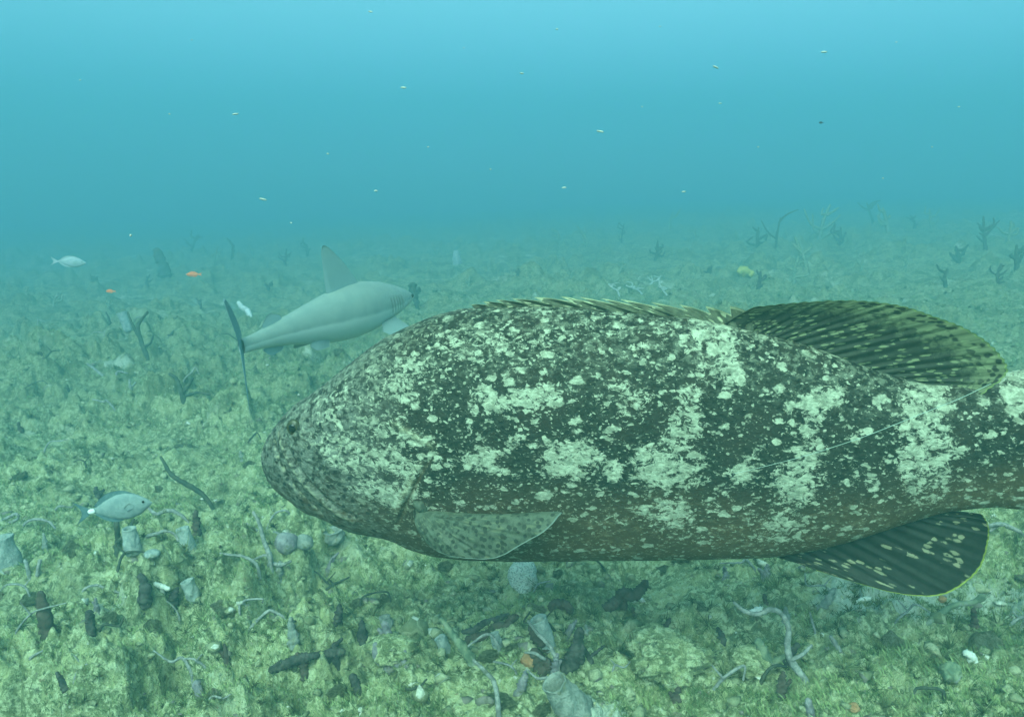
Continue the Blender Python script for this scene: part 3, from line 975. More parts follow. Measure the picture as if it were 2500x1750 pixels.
    membrane('tail_fin', [C(-.05, .034), C(-.045, .01), C(-.045, -.01), C(-.05, -.030)],
             [C(.30, .285, -.045), C(.10, .055, -.012), C(.08, -.045, -.004), C(.26, -.265, .006)], M_SHARKTAIL, root, 70, 20, .022)
    membrane('tail_lobe', [C(-.06, .036), C(.04, .10, -.010), C(.16, .19, -.026), C(.29, .28, -.044)],
             [C(-.03, .005), C(.06, .04, -.006), C(.13, .09, -.016), C(.30, .272, -.045)], M_SHARKTAIL, root, 40, 8, .026)
    return root


M_SHARK = shark_skin()
M_SHARKFIN = simple('shark_fin', (0.25, 0.34, 0.35), .6, .2)
M_SHARKTAIL = simple('shark_tail', (0.16, 0.25, 0.29), .6, .2)
M_SHARKLOW = simple('shark_low_fin', (0.17, 0.22, 0.22), .6, .2)
build_shark()


# ------------------------------------------------------------------ small fish
def reef_fish(name, label, px, py, depth, length, depth_ratio, yaw_deg, body_mat, fin_mat, tail_mat=None, peduncle_mat=None, tilt=0, group=None, plump=.42):
    """a small fish: lofted body with eye, back, belly, side and tail fins; it faces along its local +x"""
    root = empty(name, tuple(at_depth(px, py, depth)), label, 'fish', group)
    root.rotation_euler = (0, R(tilt), R(yaw_deg))
    Lb = length
    N, M = 48, 28
    t = np.linspace(0, 1, N)
    prof = np.array([[0, .0], [.03, .16], [.10, .42], [.22, .78], [.40, 1.0], [.55, .95], [.72, .66], [.86, .30], [.93, .17], [1, .20]])
    h = np.interp(t, prof[:, 0], prof[:, 1]) * Lb * depth_ratio * .5
    ker = np.hanning(7); ker /= ker.sum(); h[5:] = np.convolve(np.pad(h, 3, 'edge'), ker, 'valid')[5:]
    w = h * plump * (1 - .35 * t)
    th = np.linspace(0, 2 * math.pi, M, endpoint=False)
    T, TH = np.meshgrid(t, th, indexing='ij')
    v = np.stack([Lb * (.5 - T), w[:, None] * np.sin(TH), h[:, None] * np.cos(TH)], -1).reshape(-1, 3)
    mesh_obj('body', v, grid_faces(N, M, True), body_mat, root)
    hx = lambda f: float(np.interp(f, t, h))
    px_ = lambda f: Lb * (.5 - f)
    d = Lb * depth_ratio
    membrane('dorsal_fin', [(px_(f), 0, hx(f) - .03 * d) for f in (.25, .45, .65, .88)], [(px_(.24), 0, hx(.25) + .02 * d), (px_(.46), 0, hx(.45) + .13 * d), (px_(.72), 0, hx(.65) + .16 * d), (px_(.93), 0, hx(.9) + .05 * d)], fin_mat, root, 26, 8, .02 * d)
    membrane('anal_fin', [(px_(f), 0, -hx(f) + .03 * d) for f in (.48, .62, .76, .89)], [(px_(.50), 0, -hx(.48) - .03 * d), (px_(.64), 0, -hx(.62) - .12 * d), (px_(.80), 0, -hx(.76) - .12 * d), (px_(.93), 0, -hx(.9) - .03 * d)], fin_mat, root, 22, 8, .02 * d)
    membrane('tail_fin', [(px_(.985), 0, .09 * d), (px_(.985), 0, 0), (px_(.985), 0, -.09 * d)], [(px_(1.24), 0, .44 * d), (px_(1.13), 0, 0), (px_(1.24), 0, -.44 * d)], tail_mat or fin_mat, root, 22, 8, .03 * d)
    if peduncle_mat:
        sh = Shape(); tube(sh, [(px_(.935), 0, 0), (px_(.96), 0, 0), (px_(1.0), 0, 0)], [hx(.935) * 1.03, hx(.97) * 1.06, hx(1.0) * 1.05], 10, 16, 0, 0, .62)
        sh.obj('tail_band', peduncle_mat, root)
    for sg in (-1, 1):
        vv, f = ico(2)
        e = mesh_obj('eye', vv * np.array([.05, .02, .05]) * d, f, M_PUPIL, root)
        e.location = (px_(.13), sg * float(np.interp(.13, t, w)) * .93, .10 * d)
        a = float(np.interp(.3, t, w))
        membrane('side_fin', [(px_(.27), sg * a * .98, .06 * d), (px_(.275), sg * a * .99, 0), (px_(.28), sg * a, -.06 * d)],
                 [(px_(.33), sg * (a + .04 * d), .16 * d), (px_(.42), sg * (a + .06 * d), .02 * d), (px_(.38), sg * (a + .05 * d), -.12 * d)], body_mat, root, 14, 7, .015 * d)
    return root


M_SURG = organic('surgeonfish_skin', (0.17, 0.23, 0.24), (0.23, 0.29, 0.29), 60, None, .1, 200, .002)
M_SURGFIN = organic('surgeonfish_fin', (0.07, 0.13, 0.15), (0.11, 0.18, 0.19), 60, None, .2, 200, .002)
M_WHITE = organic('white_band', (0.62, 0.64, 0.62), (0.72, 0.73, 0.70), 60, None, .0)
M_ORFISH = organic('orange_fish_skin', (0.62, 0.16, 0.08), (0.72, 0.25, 0.13), 80, None, .1)
M_PALEFISH = organic('silver_fish_skin', (0.30, 0.36, 0.38), (0.38, 0.43, 0.44), 50, None, .1)
M_BLUEDARK = organic('dark_fish_skin', (0.02, 0.03, 0.05), (0.04, 0.05, 0.08), 90, None, .1)
M_YELLOW = organic('yellow_sponge', (0.36, 0.34, 0.06), (0.46, 0.43, 0.12), 40, (0.22, 0.23, 0.07), .6, 90, .006)

reef_fish('surgeonfish', 'oval blue-grey reef fish with a white band at its tail base', 296, 1237, 2.25, .168, .46, 8, M_SURG, M_SURGFIN, M_SURGFIN, M_WHITE, -6)
reef_fish('silver_fish', 'pale silvery fish hovering above the far hazy seabed', 175, 640, 7.6, .26, .36, 6, M_PALEFISH, M_PALEFISH, None, None, 4)
reef_fish('orange_fish', 'small orange fish beside the dark upright sponge', 470, 670, 6.2, .10, .36, 184, M_ORFISH, M_ORFISH)
reef_fish('orange_fish', 'tiny faded orange fish over the algae, beyond the blue-grey tube sponge', 268, 711, 5.6, .062, .36, 176, M_ORFISH, M_ORFISH)
reef_fish('dark_fish', 'tiny dark fish alone in the open blue water', 2004, 300, 4.6, .027, .42, 190, M_BLUEDARK, M_BLUEDARK)


# ------------------------------------------------------------------ bottom growth
def base_of(pv):
    p, d = ground_hit(pv[0] * K, pv[1] * K)
    return p, d


def px_r(r, d):
    return r * K * d / FPX


def lift(pts_v, d0, drift=0.0, seed=0):
    rs = np.random.default_rng(seed)
    out = []
    n = len(pts_v)
    for i, (x, y) in enumerate(pts_v):
        out.append(at_depth(x * K, y * K, d0 + drift * i / max(1, n - 1) + rs.uniform(-.012, .012) * (i > 0)))
    return out


_seed = [100]


def twig(name, label, cat, mat, strands, group=None, m=9, bump=.16, drift=.0):
    """strands: [(points, radii), ...]; the first starts in the seabed, the others grow from it"""
    _seed[0] += 1
    p0, d0 = base_of(strands[0][0][0])
    root_loc = np.array([p0[0], p0[1], zat(p0[0], p0[1])])
    d0 = float((root_loc - ORG) @ np.array([0, CP, -SP]))
    sh = Shape()
    for k_, (pts, rad) in enumerate(strands):
        P = np.array(lift(pts, d0, drift, _seed[0] + k_)) - root_loc
        if k_ == 0:
            P = np.vstack([P[0] + np.array([0, .0, -.05]), P])
            rad = [rad[0]] + list(rad)
        tube(sh, P, [px_r(r, d0) for r in rad], max(18, 12 * len(pts)), m, bump * 1.1, _seed[0] + k_)
    o = sh.obj(name, mat)
    o.location = root_loc
    return tag(o, label, cat, group)


def rope(name, label, cat, mat, pts, rad, group=None, raise_=.6, bump=.22):
    """a rope sponge lying on the bottom, following its ups and downs"""
    _seed[0] += 1
    P, D = [], []
    for x, y in pts:
        p, d = base_of((x, y)); P.append(p); D.append(d)
    d0 = float(np.percentile(D, 15)) - .01
    P = [at_depth(x * K, y * K, d0 + .2 * min(d - d0, .1)) for (x, y), d in zip(pts, D)]
    rr = [px_r(r, d0) for r in rad]
    loc = np.array(P[0])
    sh = Shape(); tube(sh, np.array(P) - loc, rr, 12 * len(pts), 12, bump, _seed[0])
    # holdfast that reaches down into the bottom
    mid = np.array(P[len(P) // 2]); fl = np.array([mid[0], mid[1] + .01, zat(mid[0], mid[1]) - .03])
    tube(sh, [fl - loc, (fl + mid) / 2 - loc, mid - loc], [rr[0] * 1.1, rr[0], rr[0] * .8], 10, 10, .2, _seed[0] + 9)
    o = sh.obj(name, mat); o.location = loc
    return tag(o, label, cat, group)


def vase(name, label, mat, base, top, r_base, r_top, lip=.22, lean=-.25, group=None, cat='sponge', n=40):
    """a hollow sponge: outer wall, rounded rim, inner wall down to a floor"""
    _seed[0] += 1
    sd = _seed[0]
    p0, d0 = base_of(base)
    A = np.array([p0[0], p0[1], zat(p0[0], p0[1]) - .02])
    d0 = float((A - ORG) @ np.array([0, CP, -SP]))
    rb, rt = px_r(r_base, d0), px_r(r_top, d0)
    B = at_depth(top[0] * K, top[1] * K, d0 + lean * px_r(abs(base[1] - top[1]), d0))
    ax = B - A; H = np.linalg.norm(ax); ax /= H
    e1 = np.cross(ax, [0, 1, .2]); e1 /= np.linalg.norm(e1); e2 = np.cross(ax, e1)
    # profile (height, radius)
    pr = [(0, rb * .9)] + [(h_, rb + (rt - rb) * h_ ** .8 + .06 * rt * math.sin(h_ * 5)) for h_ in np.linspace(.08, .97, 12)]
    pr += [(1.0, rt * .97), (1.005, rt * (1 - lip * .5)), (.99, rt * (1 - lip)), (.9, rt * (1 - lip) * .96), (.7, rt * (1 - lip) * .8), (.5, rt * (1 - lip) * .5), (.46, rt * .03)]
    th = np.linspace(0, 2 * math.pi, n, endpoint=False)
    V = []
    for i, (h_, r_) in enumerate(pr):
        k_ = 1 + .20 * fbm(np.cos(th) * 1.6 + h_ * 3 + sd, np.sin(th) * 1.6 + h_ * 2, 3, sd) + .06 * fbm(np.cos(th) * 6 + h_ * 9, np.sin(th) * 6 + h_ * 7 + sd, 2, sd + 3)
        V.append(A + ax * H * h_ + (r_ * k_)[:, None] * (np.cos(th)[:, None] * e1 + np.sin(th)[:, None] * e2))
    V = np.array(V).reshape(-1, 3) - A
    f = [tuple(q) for q in grid_faces(len(pr), n, True)] + [tuple(range(n))[::-1], tuple(range((len(pr) - 1) * n, len(pr) * n))]
    o = mesh_obj(name, V, f, mat); o.location = A
    return tag(o, label, cat, group)


def lump(name, label, mat, base, r, squash=.8, cat='sponge', group=None, rough=.22, sub=4, lobes=()):
    """a rounded lump sitting in the bottom, with smaller lobes as parts of its mesh"""
    _seed[0] += 1
    p0, d0 = base_of(base)
    A = np.array([p0[0], p0[1], zat(p0[0], p0[1])])
    R0 = px_r(r, d0)
    sh = Shape()
    v, f = rock_verts(sub, _seed[0], rough)
    sh.add(v * np.array([R0, R0 * .9, R0 * squash]) + np.array([0, 0, R0 * squash * .55]), f)
    for (dx, dz, q) in lobes:
        v, f = rock_verts(max(2, sub - 1), _seed[0] + 31, rough)
        rq = R0 * q
        sh.add(v * np.array([rq, rq, rq * .9]) + np.array([dx * R0, -.5 * R0, dz * R0]), f)
    o = sh.obj(name, mat); o.location = A
    return tag(o, label, cat, group)


rs = np.random.default_rng(5)
# --- sponges and corals that can be picked out near the camera
vase('vase_sponge', 'pale blue-grey vase sponge with open mouth, between two brown rope sponges', M_BLUESP, (1232, 1445), (1207, 1386), 17, 21, .26)
vase('barrel_sponge', 'stout grey barrel sponge with a wide dark opening, below the branching grey twig', M_GREYSP, (1296, 1600), (1243, 1528), 42, 31, .18, -.5)
lump('brain_coral', 'pale brain coral head with a small lobe, just under the big fish belly', M_BRAIN, (1172, 1312), 33, 1.15, 'coral', None, .12, 5, [(.06, .10, .60)])
rope('rope_sponge', 'wavy brown rope sponge rising beside the vase sponge', 'sponge', M_BROWNSP, [(1046, 1436), (1066, 1428), (1092, 1422), (1112, 1405), (1136, 1404), (1146, 1388), (1158, 1382)], [9, 11, 11, 10, 11, 9, 7])
rope('rope_sponge', 'thinner dark rope sponge just behind the wavy brown one', 'sponge', M_DARKSP, [(1038, 1416), (1062, 1412), (1080, 1400), (1104, 1392), (1124, 1384), (1140, 1378)], [6, 7, 8, 7, 7, 5])
rope('rope_sponge', 'thick knobbly brown rope sponge lying on bare rubble under the big fish', 'sponge', M_BROWNSP, [(1338, 1368), (1362, 1362), (1384, 1346), (1398, 1332), (1420, 1334), (1436, 1322), (1448, 1306)], [11, 13, 12, 15, 14, 12, 9])
rope('arched_sponge', 'short brown sponge arched like a handle above the vase sponge', 'sponge', M_BROWNSP, [(1232, 1366), (1240, 1356), (1256, 1352), (1272, 1358), (1280, 1370)], [8, 10, 10, 10, 8])
rope('rope_sponge', 'dark sponge lying half buried in turf, broken into knobs', 'sponge', M_DARKSP, [(606, 1502), (630, 1492), (660, 1480), (690, 1472), (712, 1468)], [8, 11, 12, 10, 7])
rope('rope_sponge', 'smooth dark finger sponge tip lying beside a pale rock', 'sponge', M_DARKSP, [(708, 1470), (730, 1466), (752, 1462), (768, 1460)], [9, 10, 10, 9])
twig('upright_sponge', 'dark upright sponge with a rounded head, beside the branching grey twig', 'sponge', M_DARKSP,
     [([(1270, 1500), (1288, 1470), (1296, 1440), (1300, 1412)], [20, 20, 11, 10]), ([(1296, 1480), (1304, 1450)], [14, 9])], None, 12, .25)
twig('sea_twig', 'thin pale branching twig in front of the vase sponge', 'coral', M_TWIG,
     [([(1252, 1506), (1244, 1470), (1230, 1445), (1206, 1420), (1184, 1392)], [5, 5, 4.5, 4, 3]), ([(1222, 1478), (1200, 1464), (1178, 1462)], [4, 3.5, 2.5])])
twig('brown_tube_sponge', 'pair of stubby brown tubes at the foot of the thin pale twig', 'sponge', M_BROWNSP,
     [([(1214, 1506), (1206, 1480), (1198, 1462)], [17, 18, 13]), ([(1232, 1500), (1226, 1482)], [12, 10])], None, 12, .2)
twig('brown_tube_sponge', 'brown flattened sponge leaning on the vase sponge', 'sponge', M_BROWNSP, [([(1222, 1450), (1205, 1424), (1192, 1404)], [15, 17, 10])], None, 12, .2)
twig('sea_rod', 'thick green algae-covered rod leaning up from the turf', 'coral', M_GREENROD, [([(1060, 1486), (1036, 1450), (1012, 1418), (990, 1388)], [12, 11, 8, 6])], None, 11, .25)
twig('finger_sponge', 'purple-grey finger sponge standing on a pale rock', 'sponge', M_PURPLE, [([(884, 1462), (874, 1430), (862, 1398)], [9, 9, 8])], None, 11, .2)
twig('finger_sponge', 'purple-grey forked finger sponge at the edge of a pale rock', 'sponge', M_PURPLE, [([(868, 1492), (846, 1476), (842, 1444)], [10, 10, 7]), ([(880, 1490), (904, 1484), (906, 1460)], [8, 8, 6])], None, 11, .2)
vase('tube_sponge', 'small blue-green sponge leaning against the green rod', M_BLUESP, (1006, 1460), (986, 1428), 13, 14, .35)
vase('tube_sponge', 'small round-mouthed pale sponge standing in the turf beside the rope sponges', M_GREYSP, (868, 1400), (862, 1382), 14, 14, .4)
twig('stub_sponge', 'short dark stub sponge with a pale tip', 'sponge', M_DARKSP, [([(802, 1548), (796, 1530), (790, 1516)], [10, 10, 9])], None, 11, .2)
twig('stub_sponge', 'short pale-headed stub sponge in bright turf', 'sponge', M_PURPLE, [([(448, 1572), (446, 1550), (440, 1532)], [8, 9, 10])], None, 11, .2)
twig('broken_twig', 'crooked grey twig standing below the brown tube sponges', 'coral', M_TWIG, [([(1118, 1610), (1116, 1570), (1108, 1530), (1090, 1506), (1062, 1480)], [6, 6, 5, 5, 4])])
vase('tube_sponge', 'small pale cup sponge beside the wavy brown rope sponge', M_BLUESP, (1118, 1440), (1108, 1420), 10, 12, .3)

# left of the grouper
twig('sea_twig', 'pale curved twig with a forked foot, rising beside two ball sponges', 'coral', M_TWIG,
     [([(604, 1272), (606, 1250), (592, 1212), (580, 1170), (568, 1148)], [6, 6, 5, 4, 3.5]), ([(606, 1262), (630, 1266), (652, 1258)], [5, 5, 3]), ([(604, 1268), (586, 1280), (576, 1292)], [5, 4, 3])])
twig('sea_twig', 'thin arched twig looping over low turf', 'coral', M_TWIG, [([(582, 1292), (574, 1264), (548, 1248), (520, 1244), (494, 1240)], [4, 4, 3.5, 3, 2.5])])
twig('sea_twig', 'short hooked twig beside the pale curved twig', 'coral', M_TWIG, [([(628, 1200), (604, 1192), (586, 1194), (552, 1174)], [4, 4, 3.5, 3])])
twig('sea_twig', 'hair-thin hoop of twig beneath the big fish jaw', 'coral', M_TWIG, [([(600, 1182), (616, 1152), (640, 1144), (652, 1158), (654, 1180)], [2.4, 2.4, 2.4, 2.2, 2])])
lump('ball_sponge', 'round pale purple ball sponge beside the curved twig', M_PURPLE, (642, 1232), 27, .95, 'sponge', None, .10)
lump('ball_sponge', 'smaller grey ball sponge touching the purple one, topped by thin spines', M_GREYSP, (682, 1236), 22, .8, 'sponge', None, .16)
vase('cup_sponge', 'greenish cup sponge under the big fish chin', M_GREYSP, (752, 1216), (746, 1188), 20, 24, .35)
vase('tube_sponge', 'blue-grey tube sponge leaning to one side near the surgeonfish', M_BLUESP, (430, 1240), (408, 1184), 15, 15, .3)
vase('tube_sponge', 'pale blue-grey sponge under the surgeonfish belly', M_BLUESP, (298, 1232), (290, 1184), 19, 16, .3)
vase('tube_sponge', 'blue-grey cup sponge with a knobbly foot among turf, beside a white coral chip', M_BLUESP, (438, 1340), (418, 1302), 13, 16, .35)
vase('large_tube_sponge', 'large pale blue-grey tube sponge beside two short pale stalks', M_BLUESP, (22, 1282), (0, 1206), 30, 26, .25)
lump('button_sponge', 'small flat round pale green sponge', M_BLUESP, (342, 1254), 18, .5, 'sponge', None, .08)
twig('stub_sponge', 'dark knobbly stub sponge bent in the middle', 'sponge', M_DARKSP, [([(324, 1352), (326, 1324), (322, 1308), (316, 1290)], [15, 14, 9, 8])], None, 12, .22)
rope('coral_chip', 'bright white broken coral chip beside the bent dark stub', 'coral', M_PALE, [(346, 1308), (362, 1314), (378, 1320)], [5, 6, 5])
twig('pillar_sponge', 'tall dark brown pillar sponge tapering to a blunt tip', 'sponge', M_BROWNSP, [([(106, 1412), (98, 1374), (90, 1330)], [17, 14, 8])], None, 12, .22)
twig('pillar_sponge', 'shorter dark pillar sponge with a bluish foot', 'sponge', M_DARKSP, [([(204, 1420), (202, 1390), (200, 1372)], [11, 10, 8])], None, 12, .22)
twig('sea_twig', 'long dark bent branch sweeping down over the turf, beyond the surgeonfish', 'coral', M_DARKTWIG, [([(478, 1142), (456, 1110), (420, 1086), (386, 1066), (360, 1024)], [4, 5, 6, 5, 3])])
twig('sea_twig', 'grey branch curving out from the surgeonfish nose', 'coral', M_TWIG, [([(424, 1172), (398, 1150), (376, 1144), (350, 1152), (330, 1136)], [3, 4, 4.5, 4, 3])])
twig('forked_twig', 'dark forked twig standing beneath the surgeonfish', 'coral', M_DARKTWIG, [([(262, 1246), (264, 1210), (262, 1180), (262, 1166)], [7, 6, 6, 5]), ([(264, 1214), (288, 1192), (300, 1164)], [5, 4, 3]), ([(262, 1220), (240, 1240), (222, 1256)], [4, 3, 3])])
twig('sea_twig', 'low grey arching twig beside the forked one', 'coral', M_TWIG, [([(330, 1204), (352, 1196), (374, 1190), (392, 1198), (400, 1212)], [4, 4, 3.5, 3, 3])])
twig('sea_twig', 'thin looped twig on the turf next to a pale low hoop', 'coral', M_TWIG, [([(2, 1170), (18, 1160), (36, 1152), (40, 1162), (22, 1172), (6, 1178)], [3, 3.5, 3.5, 3, 3, 2])])
twig('sea_twig', 'pale low hoop of twig among turf beside the thin arched twig', 'coral', M_TWIG, [([(52, 1180), (64, 1168), (86, 1164), (110, 1170), (124, 1184)], [3, 3, 3, 3, 2.5])])
twig('twig_pair', 'two short pale upright stalks beside the large tube sponge', 'coral', M_TWIG, [([(66, 1290), (60, 1268), (56, 1256)], [5, 4, 4]), ([(84, 1290), (86, 1272), (90, 1256)], [5, 4, 4])])
twig('sea_twig', 'thin pale hoop lying on turf below the surgeonfish', 'coral', M_TWIG, [([(184, 1330), (196, 1316), (220, 1312), (240, 1320), (290, 1334)], [3, 3, 3, 3, 2.5])])

# under and right of the grouper
twig('sea_whip', 'long grey sea whip bent double over the rubble', 'coral', M_TWIG,
     [([(1806, 1528), (1776, 1484), (1766, 1450), (1768, 1410), (1756, 1380), (1730, 1366), (1700, 1376), (1670, 1370), (1646, 1350)], [9, 8, 7, 6.5, 6, 6, 5.5, 5, 3.5]),
      ([(1776, 1478), (1800, 1466), (1820, 1446)], [5, 4.5, 3])])
twig('finger_sponge', 'grey finger sponge with a knobbly foot next to the bent sea whip', 'sponge', M_GREENROD, [([(1724, 1496), (1712, 1462), (1700, 1436)], [13, 12, 9]), ([(1730, 1490), (1756, 1476), (1776, 1480)], [12, 9, 7])], None, 11, .22)
twig('finger_sponge', 'pale finger sponge tip standing up alone below the sea whip', 'sponge', M_PURPLE, [([(1818, 1610), (1816, 1590), (1812, 1570)], [9, 9, 8])], None, 11, .15)
twig('finger_sponge', 'slim pale finger sponge near the sea whip tip', 'sponge', M_TWIG, [([(1884, 1466), (1872, 1442), (1862, 1426)], [6, 6, 4])])
twig('sea_rod', 'bent blue-grey branch crossing a pale sand patch', 'coral', M_GREENROD, [([(2080, 1398), (2110, 1374), (2140, 1356), (2180, 1350), (2204, 1338)], [7, 7, 6, 6, 8])])
twig('sea_twig', 'pair of grey twigs emerging behind the dark anal fin', 'coral', M_TWIG, [([(2296, 1200), (2270, 1184), (2240, 1174), (2208, 1182)], [4, 5, 5, 4]), ([(2240, 1176), (2220, 1190)], [4, 3])])
twig('sea_twig', 'short grey twig lying beyond the pale sand patch', 'coral', M_TWIG, [([(2080, 1330), (2110, 1328), (2136, 1316)], [5, 5, 4])])
twig('sea_twig', 'thin pale upright twig below the pale patch of rubble', 'coral', M_TWIG, [([(1828, 1420), (1822, 1396), (1816, 1372)], [3, 3, 2])])
rope('coral_chip', 'white broken coral piece lying beside the bend of the sea whip', 'coral', M_PALE, [(1684, 1374), (1700, 1368), (1716, 1362)], [7, 8, 6])
rope('coral_chip', 'white coral chip on the pale rubble under the anal fin', 'coral', M_PALE, [(1922, 1350), (1936, 1344), (1952, 1342)], [5, 7, 5])
rope('coral_chip', 'chalky white coral chip low in the algae below the finger sponge', 'coral', M_PALE, [(2164, 1462), (2178, 1470), (2188, 1484)], [8, 9, 6])
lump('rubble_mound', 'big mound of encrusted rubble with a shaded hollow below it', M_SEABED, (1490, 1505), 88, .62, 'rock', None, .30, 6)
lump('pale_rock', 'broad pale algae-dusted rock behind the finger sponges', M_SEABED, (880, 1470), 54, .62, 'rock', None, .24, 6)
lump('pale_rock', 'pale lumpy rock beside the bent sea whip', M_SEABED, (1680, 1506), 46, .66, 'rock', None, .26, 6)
lump('orange_sponge', 'small orange-brown encrusting sponge beside the brown tube sponges', M_ORANGE, (1186, 1496), 18, .8, 'sponge', None, .3)
lump('orange_sponge', 'tiny orange sponge on the pale rubble below the anal fin', M_ORANGE, (2112, 1346), 9, .8, 'sponge', None, .3)
lump('orange_sponge', 'faint orange sponge patch low beside the pale finger tip', M_ORANGE, (1912, 1600), 14, .6, 'sponge', None, .3)
lump('brown_mound', 'rounded olive-brown algae mound on the bright rubble slope', M_GREENROD, (2352, 1640), 40, .8, 'algae', None, .4)
lump('brown_mound', 'olive algae knob with a dark side on the bright rubble', M_GREENROD, (2130, 1520), 24, .9, 'algae', None, .4)

# mid distance, left and centre
vase('tube_sponge', 'blue-grey tube sponge hanging beside a dark fork, beyond the shark tail', M_BLUESP, (290, 740), (272, 700), 9, 11, .3)
twig('forked_twig', 'dark forked coral growing beside the blue-grey tube sponge', 'coral', M_DARKTWIG, [([(330, 800), (316, 764), (310, 730), (330, 700)], [5, 5, 4, 3]), ([(314, 760), (296, 726), (286, 700)], [4, 3, 2]), ([(320, 778), (336, 770), (344, 752)], [3, 3, 2])])
twig('forked_twig', 'dark branching coral below the shark tail', 'coral', M_DARKTWIG, [([(412, 900), (404, 870), (396, 850), (380, 838)], [6, 5, 4, 3]), ([(408, 880), (424, 862), (432, 848)], [5, 4, 3]), ([(410, 890), (440, 880), (470, 884)], [4, 3, 3])])
twig('upright_sponge', 'dark upright sponge beside the small orange fish', 'sponge', M_DARKSP, [([(370, 618), (362, 590), (352, 562)], [14, 11, 9]), ([(376, 616), (372, 596)], [9, 6])], None, 10, .3)
rope('pale_coral', 'knobbly white coral between the shark tail and its back', 'coral', M_PALE, [(534, 678), (544, 690), (556, 698), (562, 712)], [5, 6, 6, 4])
twig('sea_twig', 'thin pale straight twig leaning on open turf', 'coral', M_TWIG, [([(236, 848), (216, 830), (196, 816)], [3, 3, 2.5])])
twig('sea_twig', 'dark low twig spread over green turf', 'coral', M_DARKTWIG, [([(150, 872), (132, 884), (120, 900), (100, 888)], [4, 3, 3, 2])])
twig('algae_clump', 'dark leafy clump just ahead of the shark snout', 'algae', M_DARKTWIG, [([(936, 690), (930, 664), (924, 640)], [4, 7, 8]), ([(930, 668), (938, 648)], [5, 6])], None, 8, .5)
twig('starry_sprig', 'small dark starry sprig below the shark belly', 'algae', M_DARKTWIG, [([(826, 828), (826, 812), (826, 800)], [2, 2, 2]), ([(826, 808), (810, 800), (802, 796)], [1.6, 1.4, 1]), ([(826, 808), (842, 800), (850, 794)], [1.6, 1.4, 1]), ([(826, 806), (816, 794), (812, 786)], [1.6, 1.4, 1]), ([(826, 806), (836, 794), (838, 786)], [1.6, 1.4, 1])])
twig('sea_twig', 'thin curved pale twig between shark and big fish head', 'coral', M_TWIG, [([(856, 884), (836, 874), (820, 858), (810, 842)], [2.5, 2.5, 2.5, 2])])
vase('cone_sponge', 'pale cone-shaped sponge on the hazy seabed beyond the big fish back', M_BLUESP, (1026, 592), (1022, 562), 11, 7, .3)
lump('yellow_sponge', 'yellow knobbly sponge on the hazy seabed beyond the big fish', M_YELLOW, (1668, 618), 13, .9, 'sponge', None, .5, 3, [(.9, .2, .7), (-.9, .5, .5)])
for pts, lb in (([(1390, 668), (1384, 652), (1374, 646)], 'white branching coral sprig near the big fish back, leaning over'),
                ([(1440, 660), (1430, 650), (1414, 644), (1404, 640)], 'white coral sprig lying flat beyond the big fish back'),
                ([(1496, 664), (1486, 650), (1478, 636)], 'thin straight white coral sprig beyond the spiny fin'),
                ([(1456, 640), (1464, 632), (1474, 628)], 'short pale coral sprig with a bent tip')):
    brs = [(pts, [2.0, 1.7, 1.2])]
    for q in range(4):
        a_ = pts[min(len(pts) - 1, q // 2 + 1)]
        brs.append(([a_, (a_[0] + rs.uniform(-10, 12), a_[1] - rs.uniform(1, 9)), (a_[0] + rs.uniform(-16, 18), a_[1] - rs.uniform(3, 14))], [1.5, 1.2, .8]))
    twig('coral_sprig', lb, 'coral', M_SPRIG, brs, None, 6, .3)

# --- far sea rods standing out of the haze: each with its own fork
FAR = [(1740, 566, 62), (1836, 540, 70), (1806, 590, 46), (2210, 560, 70), (1958, 500, 50), (2090, 520, 44), (1990, 520, 40), (2050, 512, 30), (1700, 560, 54), (1500, 520, 40), (1316, 556, 44),
       (1394, 540, 34), (1470, 580, 40), (1250, 540, 30), (1120, 560, 26), (430, 560, 44), (520, 580, 36), (566, 570, 28), (480, 590, 34), (640, 590, 30), (690, 574, 26), (1560, 540, 34), (1620, 536, 30), (1880, 552, 30),
       (2150, 590, 40), (2260, 540, 36), (1780, 640, 44), (1700, 650, 30), (1590, 620, 26), (980, 570, 28), (1050, 640, 20), (1160, 620, 24), (2120, 640, 40), (2030, 600, 36), (1930, 610, 40), (330, 640, 30),
       (210, 640, 24), (120, 690, 30), (60, 660, 22), (450, 700, 26), (600, 650, 22), (1390, 610, 26), (1280, 620, 22), (2240, 640, 40), (2280, 600, 50), (240, 700, 34), (90, 780, 26), (380, 760, 22)]
for i, (x, y, h) in enumerate(FAR):
    mt = (M_DARKTWIG, M_GREENROD, M_GREENROD, M_DARKSP)[i % 4]
    r0 = rs.uniform(1.8, 3.8)
    h = h * rs.uniform(.7, 1.15)
    if x > 1650:
        h *= 1.25; r0 *= 1.5
    lean = rs.uniform(-.35, .35)
    st = [([(x, y), (x + lean * h * .4 + rs.uniform(-4, 4), y - h * .5), (x + lean * h + rs.uniform(-5, 5), y - h)], [r0, r0 * .9, r0 * .5])]
    for k_ in range(rs.integers(2, 8)):
        q = rs.uniform(.05, .85); sgn = rs.choice([-1, 1])
        bx, by = x + lean * h * q, y - h * q
        ln = h * rs.uniform(.15, .6); e1_, e2_, e3_ = rs.uniform(.3, .9), rs.uniform(0, .6), rs.uniform(.4, 1.2)
        st.append(([(bx, by), (bx + sgn * ln * e1_, by - ln * e2_), (bx + sgn * ln * e3_, by - ln * rs.uniform(.5, 1.1))], [r0 * .7, r0 * .6, r0 * .35]))
    kind_ = 'olive green' if mt is M_GREENROD else 'dark'
    twig('sea_rod', kind_ + ' forked sea rod standing on the far hazy seabed', 'coral', mt, st, kind_ + ' sea rods on the far hazy seabed', 6, .2)

